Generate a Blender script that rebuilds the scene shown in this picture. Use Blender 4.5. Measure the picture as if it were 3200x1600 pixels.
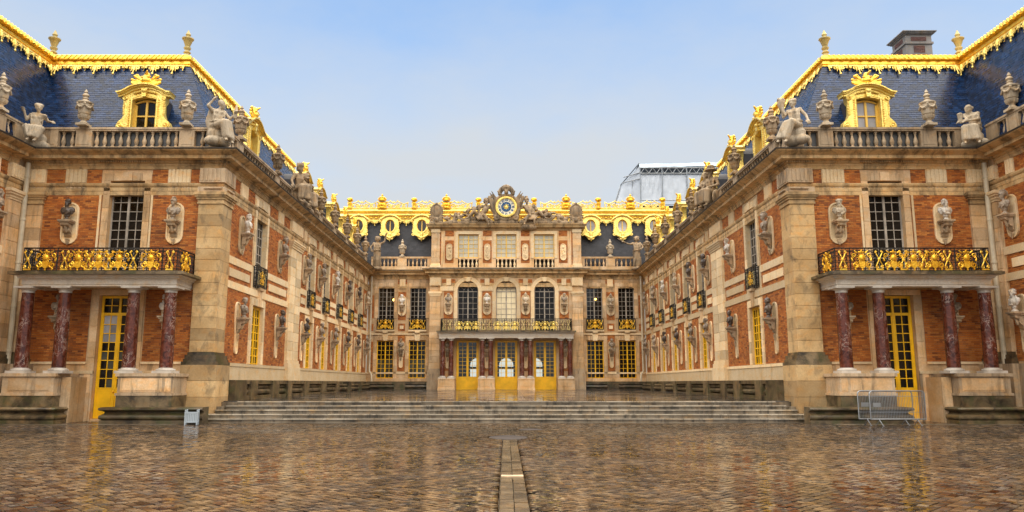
import bpy, bmesh, math, random
import numpy as np
from mathutils import Vector, Matrix
R = math.radians
rng = random.Random(11)
scene = bpy.context.scene
for o in list(bpy.data.objects):
    bpy.data.objects.remove(o)

# ------------------------------------------------------------------ camera, sky, sun, exposure
cam_d = bpy.data.cameras.new('camera')
cam = bpy.data.objects.new('camera', cam_d)
scene.collection.objects.link(cam)
cam.location = (0, 0, 1.6)
cam.rotation_euler = (R(90 + 9.316), 0, 0)
cam_d.sensor_width = 36
cam_d.lens = 2420 / 3200 * 36
cam_d.shift_x = 0.0056
cam_d.clip_end = 4000
scene.camera = cam

SUN_EL, SUN_AZ = R(80), R(172)          # azimuth: from +Y, clockwise
world = bpy.data.worlds.new('World')
scene.world = world
world.use_nodes = True
wn, wl = world.node_tree.nodes, world.node_tree.links
wn.clear()
sky = wn.new('ShaderNodeTexSky'); sky.sky_type = 'NISHITA'; sky.sun_disc = False
sky.sun_elevation = SUN_EL; sky.sun_rotation = SUN_AZ
sky.air_density = 1.0; sky.dust_density = 0.6; sky.ozone_density = 1.6
tc = wn.new('ShaderNodeTexCoord')
sep = wn.new('ShaderNodeSeparateXYZ'); wl.new(tc.outputs['Generated'], sep.inputs[0])
ramp = wn.new('ShaderNodeValToRGB'); wl.new(sep.outputs['Z'], ramp.inputs[0])
ce = ramp.color_ramp.elements
ce[0].position = 0.0; ce[0].color = (0.90, 0.90, 0.90, 1)
ce[1].position = 1.0; ce[1].color = (0.20, 0.20, 0.20, 1)
for p, v in ((0.20, 0.96), (0.28, 0.88), (0.36, 0.58), (0.46, 0.20)):
    e = ce.new(p); e.color = (v, v, v, 1)
cn = wn.new('ShaderNodeTexNoise'); cn.inputs['Scale'].default_value = 2.6; cn.inputs['Detail'].default_value = 6; cn.inputs['Roughness'].default_value = 0.6
mp = wn.new('ShaderNodeMapping'); mp.inputs['Scale'].default_value = (1, 1, 2.2)
wl.new(tc.outputs['Generated'], mp.inputs[0]); wl.new(mp.outputs[0], cn.inputs[0])
ma = wn.new('ShaderNodeMath'); ma.operation = 'MULTIPLY_ADD'; ma.inputs[1].default_value = 1.1; ma.inputs[2].default_value = -0.52
wl.new(cn.outputs[0], ma.inputs[0])
mb_ = wn.new('ShaderNodeMath'); mb_.operation = 'ADD'; mb_.use_clamp = True
wl.new(ramp.outputs[0], mb_.inputs[0]); wl.new(ma.outputs[0], mb_.inputs[1])
mx = wn.new('ShaderNodeMix'); mx.data_type = 'RGBA'
tint = wn.new('ShaderNodeMix'); tint.data_type = 'RGBA'; tint.blend_type = 'MULTIPLY'; tint.inputs[0].default_value = 1
wl.new(sky.outputs[0], tint.inputs[6]); tint.inputs[7].default_value = (0.88, 0.98, 0.99, 1)
wl.new(mb_.outputs[0], mx.inputs[0]); wl.new(tint.outputs[2], mx.inputs[6])
mx.inputs[7].default_value = (2.66, 2.84, 3.04, 1)       # thin veil of cloud
bg = wn.new('ShaderNodeBackground'); bg.inputs['Strength'].default_value = 0.05
wl.new(mx.outputs[2], bg.inputs[0])
wo = wn.new('ShaderNodeOutputWorld'); wl.new(bg.outputs[0], wo.inputs[0])

sun_d = bpy.data.lights.new('sun', 'SUN')
sun = bpy.data.objects.new('sun', sun_d); scene.collection.objects.link(sun)
sun_d.energy = 1.5; sun_d.angle = R(120); sun_d.color = (1, 0.87, 0.66)
sdir = Vector((math.sin(SUN_AZ) * math.cos(SUN_EL), math.cos(SUN_AZ) * math.cos(SUN_EL), math.sin(SUN_EL)))
sun.rotation_euler = sdir.to_track_quat('Z', 'Y').to_euler()
sun.location = sdir * 100

scene.view_settings.view_transform = 'Standard'
scene.view_settings.look = 'None'
scene.view_settings.gamma = 1
scene.view_settings.use_curve_mapping = False
scene.view_settings.exposure = 2.35

# ------------------------------------------------------------------ helpers: meshes
class MB:
    """collects shapes in local (u, d, z): along a wall, out of it, up; T maps them to the world"""
    def __init__(s, T=None):
        s.v, s.f, s.r, s.T = [], [], [], T
    def add(s, pts, faces, rnd=None):
        b = len(s.v)
        s.v += [s.T(*p) for p in pts] if s.T else [tuple(p) for p in pts]
        s.f += [tuple(i + b for i in f) for f in faces]
        s.r += [rnd if rnd is not None else 0.0] * len(faces)
        return s
    def box(s, a0, a1, b0, b1, c0, c1, rnd=None):
        return s.add([(a0,b0,c0),(a1,b0,c0),(a1,b1,c0),(a0,b1,c0),(a0,b0,c1),(a1,b0,c1),(a1,b1,c1),(a0,b1,c1)],
              [(0,3,2,1),(4,5,6,7),(0,1,5,4),(1,2,6,5),(2,3,7,6),(3,0,4,7)], rnd)
    def brick(s, a0, a1, d, c0, c1, rnd, e=0.012):
        # a block standing proud of the wall with chamfered arrises
        return s.add([(a0,0,c0),(a1,0,c0),(a1,0,c1),(a0,0,c1),(a0+e,d,c0+e),(a1-e,d,c0+e),(a1-e,d,c1-e),(a0+e,d,c1-e)],
              [(4,5,6,7),(0,1,5,4),(1,2,6,5),(2,3,7,6),(3,0,4,7)], rnd)
    def prism(s, poly, d0, d1):
        n = len(poly)
        pts = [(u, d0, z) for u, z in poly] + [(u, d1, z) for u, z in poly]
        return s.add(pts, [tuple(range(n)), tuple(range(2*n-1, n-1, -1))] + [(i, (i+1) % n, n+(i+1) % n, n+i) for i in range(n)])
    def band(s, inner, outer, d0, d1, closed=False):
        # strip between two outlines of the same number of points, extruded from d0 to d1
        n = len(inner)
        pts = [(u,d1,z) for u,z in inner] + [(u,d1,z) for u,z in outer] + [(u,d0,z) for u,z in inner] + [(u,d0,z) for u,z in outer]
        F = []
        for i in range(n if closed else n-1):
            j = (i+1) % n
            F += [(i,j,n+j,n+i),(i,2*n+i,2*n+j,j),(n+i,n+j,3*n+j,3*n+i),(2*n+i,3*n+i,3*n+j,2*n+j)]
        if not closed:
            F += [(0,n,3*n,2*n),(n-1,3*n-1,4*n-1,2*n-1)]
        return s.add(pts, F)
    def lathe(s, prof, cu=0, cd=0, cz=0, n=12, sq=1.0):
        pts = []
        for r, z in prof:
            for k in range(n):
                a = 2*math.pi*k/n
                pts.append((cu + r*math.cos(a), cd + sq*r*math.sin(a), cz + z))
        m = len(prof)
        F = [(i*n+k, i*n+(k+1) % n, (i+1)*n+(k+1) % n, (i+1)*n+k) for i in range(m-1) for k in range(n)]
        F += [tuple(range(n-1, -1, -1)), tuple(range((m-1)*n, m*n))]
        return s.add(pts, F)
    def tube(s, path, r, n=6):
        P = [Vector(p) for p in path]
        m = len(P); rr = r if isinstance(r, (list, tuple)) else [r]*m
        pts = []; prev = None
        for i, p in enumerate(P):
            t = (P[min(i+1, m-1)] - P[max(i-1, 0)])
            t = t.normalized() if t.length > 1e-9 else Vector((0,0,1))
            if prev is None:
                a = t.cross(Vector((0,0,1)))
                if a.length < .1: a = t.cross(Vector((1,0,0)))
            else:
                a = prev - t*prev.dot(t)
            a.normalize(); prev = a; b = t.cross(a)
            for k in range(n):
                q = 2*math.pi*k/n
                pts.append(tuple(p + (a*math.cos(q) + b*math.sin(q))*rr[i]))
        F = [(i*n+k, i*n+(k+1) % n, (i+1)*n+(k+1) % n, (i+1)*n+k) for i in range(m-1) for k in range(n)]
        F += [tuple(range(n-1, -1, -1)), tuple(range((m-1)*n, m*n))]
        return s.add(pts, F)
    def ball(s, c, r, n=8, m=6):
        r = r if isinstance(r, (list, tuple)) else (r, r, r)
        pts = [(c[0], c[1], c[2]-r[2])]
        for i in range(1, m):
            t = math.pi*i/m - math.pi/2
            for k in range(n):
                a = 2*math.pi*k/n
                pts.append((c[0]+r[0]*math.cos(t)*math.cos(a), c[1]+r[1]*math.cos(t)*math.sin(a), c[2]+r[2]*math.sin(t)))
        pts.append((c[0], c[1], c[2]+r[2])); L = len(pts)-1
        F = [(0, 1+(k+1) % n, 1+k) for k in range(n)] + [(L, L-n+k, L-n+(k+1) % n) for k in range(n)]
        F += [(1+i*n+k, 1+i*n+(k+1) % n, 1+(i+1)*n+(k+1) % n, 1+(i+1)*n+k) for i in range(m-2) for k in range(n)]
        return s.add(pts, F)
    def cap(s, p, q, r0, r1=None, n=8):
        # limb: a tapered tube with round ends
        r1 = r0 if r1 is None else r1
        p, q = Vector(p), Vector(q); t = (q-p)
        if t.length < 1e-6: t = Vector((0, 0, 1e-4))
        t.normalize()
        path, rr = [], []
        for a in (-80, -45, 0):
            path.append(p + t*r0*math.sin(R(a))); rr.append(r0*math.cos(R(a)))
        for a in (0, 45, 80):
            path.append(q + t*r1*math.sin(R(a))); rr.append(r1*math.cos(R(a)))
        return s.tube([tuple(x) for x in path], rr, n)
    def sweep(s, path, prof, side=1, caps=True):
        """moulding: profile [(out, z)] along a plan polyline, mitred; side=+1 = out to the right of travel"""
        P = [Vector((x, y)) for x, y in path]; m = len(P); k = len(prof)
        pts = []
        for i in range(m):
            d0 = (P[i]-P[i-1]).normalized() if i else None
            d1 = (P[i+1]-P[i]).normalized() if i < m-1 else None
            nn = [Vector((d.y, -d.x))*side for d in (d0, d1) if d is not None]
            if len(nn) == 2:
                b = nn[0]+nn[1]; b = b/(b.dot(nn[0]))
            else: b = nn[0]
            for o, z in prof:
                q = P[i] + b*o; pts.append((q.x, q.y, z))
        F = [(i*k+j, i*k+(j+1) % k, (i+1)*k+(j+1) % k, (i+1)*k+j) for i in range(m-1) for j in range(k)]
        if caps: F += [tuple(range(k)), tuple(range((m-1)*k, m*k))]
        return s.add(pts, F)

def spiral(cu, cz, r0, turns, d=0, start=0, sgn=1, n=14, shrink=.15):
    return [(cu + sgn*r0*(1-(1-shrink)*i/n)*math.cos(start+2*math.pi*turns*i/n), d,
             cz + r0*(1-(1-shrink)*i/n)*math.sin(start+2*math.pi*turns*i/n)) for i in range(n+1)]

def arc(cu, cz, r, a0, a1, n, rz=None):
    rz = r if rz is None else rz
    return [(cu + r*math.cos(R(a0+(a1-a0)*i/n)), cz + rz*math.sin(R(a0+(a1-a0)*i/n))) for i in range(n+1)]

def mesh_from(mb, name, smooth=False, angle=38):
    me = bpy.data.meshes.new(name)
    me.from_pydata(mb.v, [], mb.f)
    bm = bmesh.new(); bm.from_mesh(me)
    bmesh.ops.recalc_face_normals(bm, faces=bm.faces); bm.to_mesh(me); bm.free()
    if any(mb.r):
        at = me.attributes.new('rnd', 'FLOAT', 'FACE'); at.data.foreach_set('value', np.array(mb.r, dtype=np.float32))
    if smooth:
        me.shade_smooth(); me.set_sharp_from_angle(angle=R(angle))
    me.update()
    return me

W = {}            # world matrices of what has been linked
def link(o, parent=None, M=None):
    M = M if M is not None else Matrix()
    scene.collection.objects.link(o)
    if parent is not None:
        o.parent = parent
        o.matrix_basis = W[parent.name].inverted() @ M
    else:
        o.matrix_basis = M
    W[o.name] = M.copy()
    return o

def tag(o, label=None, cat=None, group=None, kind=None):
    for k, v in (('label', label), ('category', cat), ('group', group), ('kind', kind)):
        if v: o[k] = v
    return o

def part(name, mb, m, parent, smooth=False, M=None, kind=None, angle=38):
    me = mb if isinstance(mb, bpy.types.Mesh) else mesh_from(mb, name, smooth, angle)
    o = bpy.data.objects.new(name, me)
    if m is not None and not me.materials: me.materials.append(m)
    link(o, parent, M)
    if kind: o['kind'] = kind
    return o

def place(name, me, m, parent, M, kind=None):
    """an instance of shared mesh data; the material sits on the object so that copies can differ"""
    o = bpy.data.objects.new(name, me)
    if m is not None:
        if not me.materials: me.materials.append(m)
        if me.materials[0] is not m:
            o.material_slots[0].link = 'OBJECT'; o.material_slots[0].material = m
    return link(o, parent, M)

def empty(name, loc, label, cat, group=None):
    o = bpy.data.objects.new(name, None)
    link(o, None, Matrix.Translation(loc))
    return tag(o, label, cat, group)

def sculpt(mb, name, voxel, it=2):
    """fuse overlapping shapes into one continuous carved surface"""
    me = bpy.data.meshes.new(name); me.from_pydata(mb.v, [], mb.f)
    bm = bmesh.new(); bm.from_mesh(me); bmesh.ops.recalc_face_normals(bm, faces=bm.faces); bm.to_mesh(me); bm.free()
    o = bpy.data.objects.new(name, me); scene.collection.objects.link(o)
    md = o.modifiers.new('r', 'REMESH'); md.mode = 'VOXEL'; md.voxel_size = voxel
    sm = o.modifiers.new('s', 'SMOOTH'); sm.factor = .5; sm.iterations = it
    dg = bpy.context.evaluated_depsgraph_get()
    out = bpy.data.meshes.new_from_object(o.evaluated_get(dg))
    bpy.data.objects.remove(o); bpy.data.meshes.remove(me)
    out.name = name; out.shade_smooth()
    return out

def T_front(s): return lambda u, d, z: (s*u, 33.4-d, z)
def T_side(s): return lambda u, d, z: (s*(12.6-d), u, z)
def T_outer(s): return lambda u, d, z: (s*(21.35-d), u, z)
T_ctr = lambda u, d, z: (u, 70.3-d, z)
T_av = lambda u, d, z: (u, 69.3-d, z)
def M_face(kind, s=1):
    """matrix of a thing modelled facing -Y set against a wall of that kind"""
    if kind == 'side' or kind == 'outer': return Matrix.Rotation(R(-90*s), 4, 'Z')
    return Matrix()
def M_at(x, y, z, kind='front', s=1, sc=1.0):
    return Matrix.Translation((x, y, z)) @ M_face(kind, s) @ Matrix.Scale(sc, 4)

# ------------------------------------------------------------------ materials
class NT:
    def __init__(s, name):
        s.m = bpy.data.materials.new(name); s.m.use_nodes = True
        s.n, s.l = s.m.node_tree.nodes, s.m.node_tree.links
        s.b = s.n['Principled BSDF']
        s.pos = s.n.new('ShaderNodeNewGeometry').outputs['Position']
    def val(s, v, sock):
        if hasattr(v, 'is_output'): s.l.new(v, sock)
        else: sock.default_value = v
    def noise(s, scale, detail=3, sc=(1,1,1), dist=0, rough=.55):
        mp = s.n.new('ShaderNodeMapping'); mp.inputs['Scale'].default_value = sc; s.l.new(s.pos, mp.inputs[0])
        t = s.n.new('ShaderNodeTexNoise'); s.l.new(mp.outputs[0], t.inputs[0])
        t.inputs['Scale'].default_value = scale; t.inputs['Detail'].default_value = detail
        t.inputs['Distortion'].default_value = dist; t.inputs['Roughness'].default_value = rough
        return t.outputs[0]
    def math(s, op, a, b=0.0, clamp=False, c=None):
        t = s.n.new('ShaderNodeMath'); t.operation = op; t.use_clamp = clamp
        s.val(a, t.inputs[0]); s.val(b, t.inputs[1])
        if c is not None: s.val(c, t.inputs[2])
        return t.outputs[0]
    def rng(s, v, a, b, c=0., d=1.):
        t = s.n.new('ShaderNodeMapRange'); s.val(v, t.inputs[0])
        for i, x in enumerate((a, b, c, d)): t.inputs[i+1].default_value = x
        return t.outputs[0]
    def mix(s, f, a, b, mode='MIX'):
        t = s.n.new('ShaderNodeMix'); t.data_type = 'RGBA'; t.blend_type = mode
        s.val(f, t.inputs[0])
        for v, i in ((a, 6), (b, 7)):
            s.val(v if hasattr(v, 'is_output') else (*v, 1), t.inputs[i])
        return t.outputs[2]
    def ramp(s, v, stops, const=False):
        t = s.n.new('ShaderNodeValToRGB'); s.val(v, t.inputs[0]); e = t.color_ramp.elements
        if const: t.color_ramp.interpolation = 'CONSTANT'
        e[0].position, e[0].color = stops[0][0], (*stops[0][1], 1)
        e[1].position, e[1].color = stops[-1][0], (*stops[-1][1], 1)
        for p, c in stops[1:-1]:
            x = e.new(p); x.color = (*c, 1)
        return t.outputs[0]
    def rnd(s):
        a = s.n.new('ShaderNodeAttribute'); a.attribute_name = 'rnd'
        i = s.n.new('ShaderNodeObjectInfo')
        return s.math('FRACT', s.math('ADD', a.outputs['Fac'], i.outputs['Random']))
    def gain(s, col, g):
        t = s.n.new('ShaderNodeVectorMath'); t.operation = 'SCALE'
        s.l.new(col, t.inputs[0]); s.val(g, t.inputs['Scale']); return t.outputs[0]
    def bump(s, h, strength=.3, dist=.02):
        t = s.n.new('ShaderNodeBump'); t.inputs['Strength'].default_value = strength; t.inputs['Distance'].default_value = dist
        s.l.new(h, t.inputs['Height']); s.l.new(t.outputs[0], s.b.inputs['Normal'])
    def done(s, col=None, rough=None, metal=None, **kw):
        for v, k in ((col, 'Base Color'), (rough, 'Roughness'), (metal, 'Metallic')):
            if v is None: continue
            if isinstance(v, tuple): v = (*v, 1)
            s.val(v, s.b.inputs[k])
        for k, v in kw.items(): s.val(v, s.b.inputs[k.replace('_', ' ')])
        return s.m

def stone_mat(name, c1, c2, stain=(.05,.04,.028), amount=.6, vary=.3, rough=.75, moss=None, lo=.52, hi=.72, streak=(2.2,2.2,.3)):
    t = NT(name)
    col = t.mix(t.rng(t.noise(.9, 4), .35, .65), c1, c2)
    col = t.mix(t.rng(t.noise(2.3, 3, (1,1,1.5)), .52, .75), col, tuple(x*y for x, y in zip(c2, (1.0,.8,.55))))
    col = t.gain(col, t.rng(t.rnd(), 0, 1, 1-vary, 1+vary*.6))
    col = t.gain(col, t.rng(t.noise(14, 5, rough=.7), .25, .75, .82, 1.15))
    st = t.rng(t.noise(1.3, 6, streak, .6, .68), lo, hi, 0, amount)
    col = t.mix(st, col, stain)
    if moss:
        col = t.mix(t.rng(t.noise(1.9, 5, (1,1,.7), .4), .5, .66, 0, .8), col, moss)
    t.bump(t.noise(22, 5, rough=.7), .35, .012)
    return t.done(col, rough)

STONE = stone_mat('stone', (.60,.355,.15), (.74,.53,.32), (.075,.052,.03), amount=.66, vary=.28)
STONE_W = stone_mat('pale_stone', (.76,.55,.30), (.82,.64,.40), (.11,.075,.04), amount=.42, lo=.56, hi=.8)
STONE_B = stone_mat('weathered_stone_block', (.47,.285,.112), (.57,.39,.19), (.07,.05,.03), amount=.78, vary=.36, lo=.51, hi=.72, streak=(1.6,1.6,.9))
STONE_G = stone_mat('grey_stone', (.42,.295,.175), (.54,.40,.255), (.045,.034,.022), amount=.75, lo=.48, hi=.72)
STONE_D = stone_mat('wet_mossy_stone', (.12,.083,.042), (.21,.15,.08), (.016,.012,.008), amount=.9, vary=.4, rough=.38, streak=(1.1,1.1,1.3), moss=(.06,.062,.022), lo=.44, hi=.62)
STONE_C = stone_mat('cornice_stone', (.51,.315,.13), (.61,.42,.21), (.045,.032,.02), amount=.8, lo=.46, hi=.66, streak=(1.4,1.4,.6))
STATUE_M = stone_mat('statue_stone', (.46,.365,.25), (.58,.48,.35), (.075,.052,.03), amount=.85, vary=.2, lo=.5, hi=.72)
STATUE_D = stone_mat('dark_statue_stone', (.30,.205,.115), (.42,.30,.18), (.035,.025,.015), amount=.85, vary=.2, lo=.45, hi=.66)
BUST_W = stone_mat('white_marble', (.64,.57,.47), (.72,.66,.58), (.16,.11,.07), amount=.5, vary=.15, rough=.45)
BUST_G = stone_mat('grey_marble', (.27,.205,.145), (.38,.30,.22), (.045,.032,.022), amount=.7, vary=.25, rough=.5)
BUST_D = stone_mat('dark_marble', (.07,.05,.04), (.13,.095,.07), (.02,.018,.016), amount=.6, vary=.25, rough=.35)
STEP_M = stone_mat('step_stone', (.13,.10,.065), (.26,.21,.15), (.02,.015,.010), amount=.85, vary=.35, rough=.28, lo=.46, hi=.66)

NOSING = stone_mat('sky_bright_step_nosing', (.31,.265,.20), (.44,.385,.30), (.06,.048,.034), amount=.8, vary=.3, rough=.12, lo=.5, hi=.7)  # paler than the risers: sky reflection on wet treads painted into the colour

def brick_mat():
    t = NT('brick'); r = t.rnd()
    col = t.ramp(r, [(0,(.20,.055,.014)),(.08,(.34,.10,.02)),(.3,(.46,.13,.02)),(.6,(.53,.165,.026)),(.8,(.60,.225,.045)),(.94,(.44,.15,.035)),(1,(.24,.07,.02))])
    col = t.gain(col, t.rng(t.noise(.8, 5, (1,1,.8), .5), .3, .7, .68, 1.02))
    col = t.gain(col, t.rng(t.noise(30, 4), .3, .7, .8, 1.2))
    t.bump(t.noise(40, 4), .3, .008)
    return t.done(col, .8)
BRICK = brick_mat()
MORTAR = stone_mat('mortar', (.22,.12,.06), (.30,.18,.10), amount=.5)

def slate_mat():
    t = NT('slate'); r = t.rnd()
    col = t.ramp(r, [(0,(.003,.010,.03)),(.4,(.005,.019,.06)),(.75,(.007,.027,.086)),(1,(.012,.04,.118))])
    col = t.gain(col, t.rng(t.noise(1.1, 4), .3, .7, .75, 1.25))
    t.bump(t.noise(9, 3), .2, .01)
    return t.done(col, t.rng(t.noise(3, 3), .3, .7, .2, .36), **{'Specular_IOR_Level': .38})
SLATE = slate_mat()
def slate2():
    t = NT('dark_slate')
    col = t.gain(t.ramp(t.rnd(), [(0,(.018,.018,.023)),(1,(.034,.034,.042))]), t.rng(t.noise(1.1, 4), .3, .7, .7, 1.3))
    return t.done(col, .55)
SLATE_D = slate2()
def lead():
    t = NT('lead'); return t.done(t.mix(t.noise(3, 4), (.05,.075,.11), (.10,.135,.18)), .42, .3)
LEAD = lead()

def gold_mat(name, c, metal=.55, rough=.36):
    t = NT(name)
    col = t.mix(t.rng(t.noise(3.5, 5), .35, .7), c, (c[0]*.86, c[1]*.72, c[2]*.45))
    col = t.mix(t.rng(t.noise(9, 5, dist=.5), .56, .76, 0, .55), col, (c[0]*.42, c[1]*.28, c[2]*.15))
    t.bump(t.noise(15, 4), .6, .035)
    return t.done(col, rough, metal)
GOLD = gold_mat('gilding', (1.0,.68,.10), .7, .28)
GOLD_P = gold_mat('pale_gilding', (1.0,.79,.23), .5, .3)
GOLD_B = gold_mat('gilded_bronze', (1.0,.60,.05), .6, .28)
def plain(name, c, rough=.5, metal=0, n=.12, sc=8):
    t = NT(name)
    return t.done(t.gain(t.mix(t.noise(sc, 4), tuple(x*.9 for x in c), c), t.rng(t.noise(1.5, 4), .3, .7, 1-n, 1+n)), rough, metal)
YELLOW = plain('yellow_paint', (.95,.52,.005), .38, n=.18)
OCHRE = plain('pale_yellow_paint', (.80,.50,.08), .45)
WHITE_P = plain('weathered_white_paint', (.36,.31,.25), .6, n=.35, sc=20)
IRON = plain('black_iron', (.012,.011,.010), .4, .3)
STEEL = plain('galvanised_steel', (.34,.36,.38), .42, .7)
PIPE = plain('painted_drainpipe', (.58,.49,.34), .5, n=.2)
BOX_G = plain('grey_blue_paint', (.36,.41,.45), .55)
TARP = plain('white_tarpaulin', (.56,.61,.68), .5, n=.1, sc=2)
TARP_B = plain('blue_tarpaulin', (.40,.50,.60), .45, n=.15, sc=2)
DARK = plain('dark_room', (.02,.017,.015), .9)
BLUE = plain('blue_enamel', (.012,.075,.20), .3)
CREAM = plain('cream_enamel', (.80,.74,.58), .4)
COVER = plain('cast_iron_cover', (.075,.062,.055), .9, 0, n=.3); COVER.node_tree.nodes['Principled BSDF'].inputs['Specular IOR Level'].default_value = .1

def marble_red():
    t = NT('red_marble')
    w = t.noise(1.7, 6, (1.5,1.5,.9), 2.2, .6)
    v = t.math('ABSOLUTE', t.math('SUBTRACT', w, .5))
    n2 = t.noise(1.5, 4)
    f = t.math('MULTIPLY', t.rng(v, .0, .034, .9, 0), t.rng(n2, .45, .58, 0, 1), True)
    base = t.mix(t.rng(t.noise(5, 5, dist=1), .35, .65), (.045,.010,.006), (.15,.038,.020))
    return t.done(t.mix(f, base, (.36,.25,.20)), .2)
MARBLE = marble_red()
def marble_white():
    t = NT('white_carved_marble'); return t.done(t.mix(t.rng(t.noise(2, 5), .4, .8), (.58,.53,.46), (.30,.25,.20)), .4)
MARBLE_W = marble_white()
def ent_stone():
    return stone_mat('porch_stone', (.60,.52,.42), (.66,.59,.50), (.16,.12,.08), amount=.4, vary=.1, lo=.55, hi=.8)
PORCH = ent_stone()

def glass(name, c, rough=.06, n=.45, spec=.5):
    t = NT(name)
    col = t.gain(t.mix(t.rnd(), tuple(x*n for x in c), c), t.rng(t.noise(.9, 3), .3, .7, .5+n*.4, 1.4-n*.3))
    t.bump(t.noise(2.5, 2), .12, .03)
    return t.done(col, rough, **{'Specular_IOR_Level': spec})
GLASS = glass('window_glass', (.016,.013,.011), .04, spec=.28)
GLASS_G = glass('misted_glass', (.085,.085,.065), spec=.3)
GLASS_C = glass('curtained_glass', (.42,.42,.45), .12)
BLIND = glass('glass_over_cream_blind', (.85,.72,.46), .15, .86)
BLIND_G = glass('glass_over_pale_blind', (.56,.52,.40), .15, .88)
def clear():
    m = bpy.data.materials.new('clear_glass'); m.use_nodes = True; n, l = m.node_tree.nodes, m.node_tree.links
    n.clear(); o = n.new('ShaderNodeOutputMaterial'); a = n.new('ShaderNodeBsdfTransparent'); a.inputs[0].default_value = (.86,.84,.78,1)
    g = n.new('ShaderNodeBsdfGlossy'); g.inputs['Roughness'].default_value = .05
    x = n.new('ShaderNodeMixShader'); x.inputs[0].default_value = .045
    l.new(a.outputs[0], x.inputs[1]); l.new(g.outputs[0], x.inputs[2]); l.new(x.outputs[0], o.inputs[0]); return m
CLEAR = clear()
def emit(name, c, e):
    t = NT(name); return t.done((0,0,0), .5, Emission_Color=(*c, 1), Emission_Strength=e)
DAY = emit('daylight_window', (.86,.95,1.0), .22)
LAMP = emit('lamp_glow', (1,.5,.12), 2.5)

def cobble_mat():
    t = NT('wet_setts'); r = t.rnd()
    col = t.ramp(r, [(0,(.025,.015,.008)),(.12,(.075,.042,.02)),(.27,(.15,.085,.038)),(.42,(.26,.15,.07)),(.55,(.13,.092,.06)),(.66,(.19,.15,.115)),(.77,(.34,.205,.10)),(.88,(.48,.315,.17)),(.96,(.36,.18,.045)),(1,(.55,.40,.25))])
    col = t.gain(col, t.rng(t.noise(.22, 4, dist=.6), .32, .68, .24, .64))
    col = t.gain(col, t.rng(t.noise(25, 4), .3, .7, .75, 1.2))
    wet = t.noise(.33, 5, (.8,1.5,1), .8)
    ro = t.math('ADD', t.rng(wet, .40, .62, .03, .20), t.math('MULTIPLY', t.noise(18, 3), .07))
    t.bump(t.noise(14, 3), .10, .008)
    return t.done(col, ro, **{'Specular_IOR_Level': .6, 'Coat_Weight': t.rng(wet, .36, .56, .9, .15), 'Coat_Roughness': .04, 'Coat_IOR': 1.33})
COBBLE = cobble_mat()
JOINT = plain('wet_joint_earth', (.022,.015,.009), .22, n=.3)
DRAIN = stone_mat('dark_wet_paving_stone', (.075,.05,.026), (.19,.13,.07), (.02,.014,.008), amount=.7, vary=.6, rough=.16, lo=.46, hi=.66, streak=(1.5,1.5,1.5))
def water():
    t = NT('puddle_water'); t.bump(t.noise(6, 2), .02, .01)
    t.b.inputs['Alpha'].default_value = 1
    return t.done((.02,.015,.008), .04, **{'Specular_IOR_Level': .7})
WATER = water()
def terrace_mat():
    t = NT('wet_marble_paving'); r = t.rnd()
    col = t.ramp(r, [(0,(.022,.019,.018)),(.5,(.05,.04,.033)),(.8,(.10,.085,.07)),(1,(.22,.2,.18))])
    t.bump(t.noise(2.5, 3), .05, .02)
    return t.done(col, t.rng(t.noise(.6, 4), .35, .65, .04, .15), **{'Specular_IOR_Level': .6})
TERR = terrace_mat()

# ------------------------------------------------------------------ shared building kit
_cache = {}
def block_mesh(w, d, h, e=.012):
    k = ('b', round(w, 3), round(d, 3), round(h, 3))
    if k not in _cache:
        m = MB(); x, z = w/2, h/2
        m.add([(-x,0,-z),(x,0,-z),(x,0,z),(-x,0,z),(-x,-d+e,-z),(x,-d+e,-z),(x,-d+e,z),(-x,-d+e,z),(-x+e,-d,-z+e),(x-e,-d,-z+e),(x-e,-d,z-e),(-x+e,-d,z-e)],
              [(0,1,2,3),(8,9,10,11)] + [(i,(i+1) % 4,4+(i+1) % 4,4+i) for i in range(4)] + [(4+i,4+(i+1) % 4,8+(i+1) % 4,8+i) for i in range(4)])
        _cache[k] = mesh_from(m, 'stone_block')
    return _cache[k]
def cube_mesh(name):
    k = ('c', name)
    if k not in _cache:
        _cache[k] = mesh_from(MB().box(-.5,.5,-.5,.5,-.5,.5), name)
    return _cache[k]

def kindof(T): return {'front': 'front', 'side': 'side', 'outer': 'outer'}[T]
class Face:
    """a wall plane of the palace: its mapping, and how things are turned to stand against it"""
    def __init__(s, kind, side=1, T=None):
        s.kind, s.s = kind, side
        s.T = T or {'front': T_front, 'side': T_side, 'outer': T_outer}[kind](side)
    def M(s, u, d, z, sc=1.0):
        x, y, zz = s.T(u, d, z)
        return M_at(x, y, zz, s.kind, s.s, sc)
    def Ms(s, u, d, z, sx, sy, sz):
        x, y, zz = s.T(u, d, z)
        return Matrix.Translation((x, y, zz)) @ M_face(s.kind, s.s) @ Matrix.Diagonal((sx, sy, sz, 1))

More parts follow.
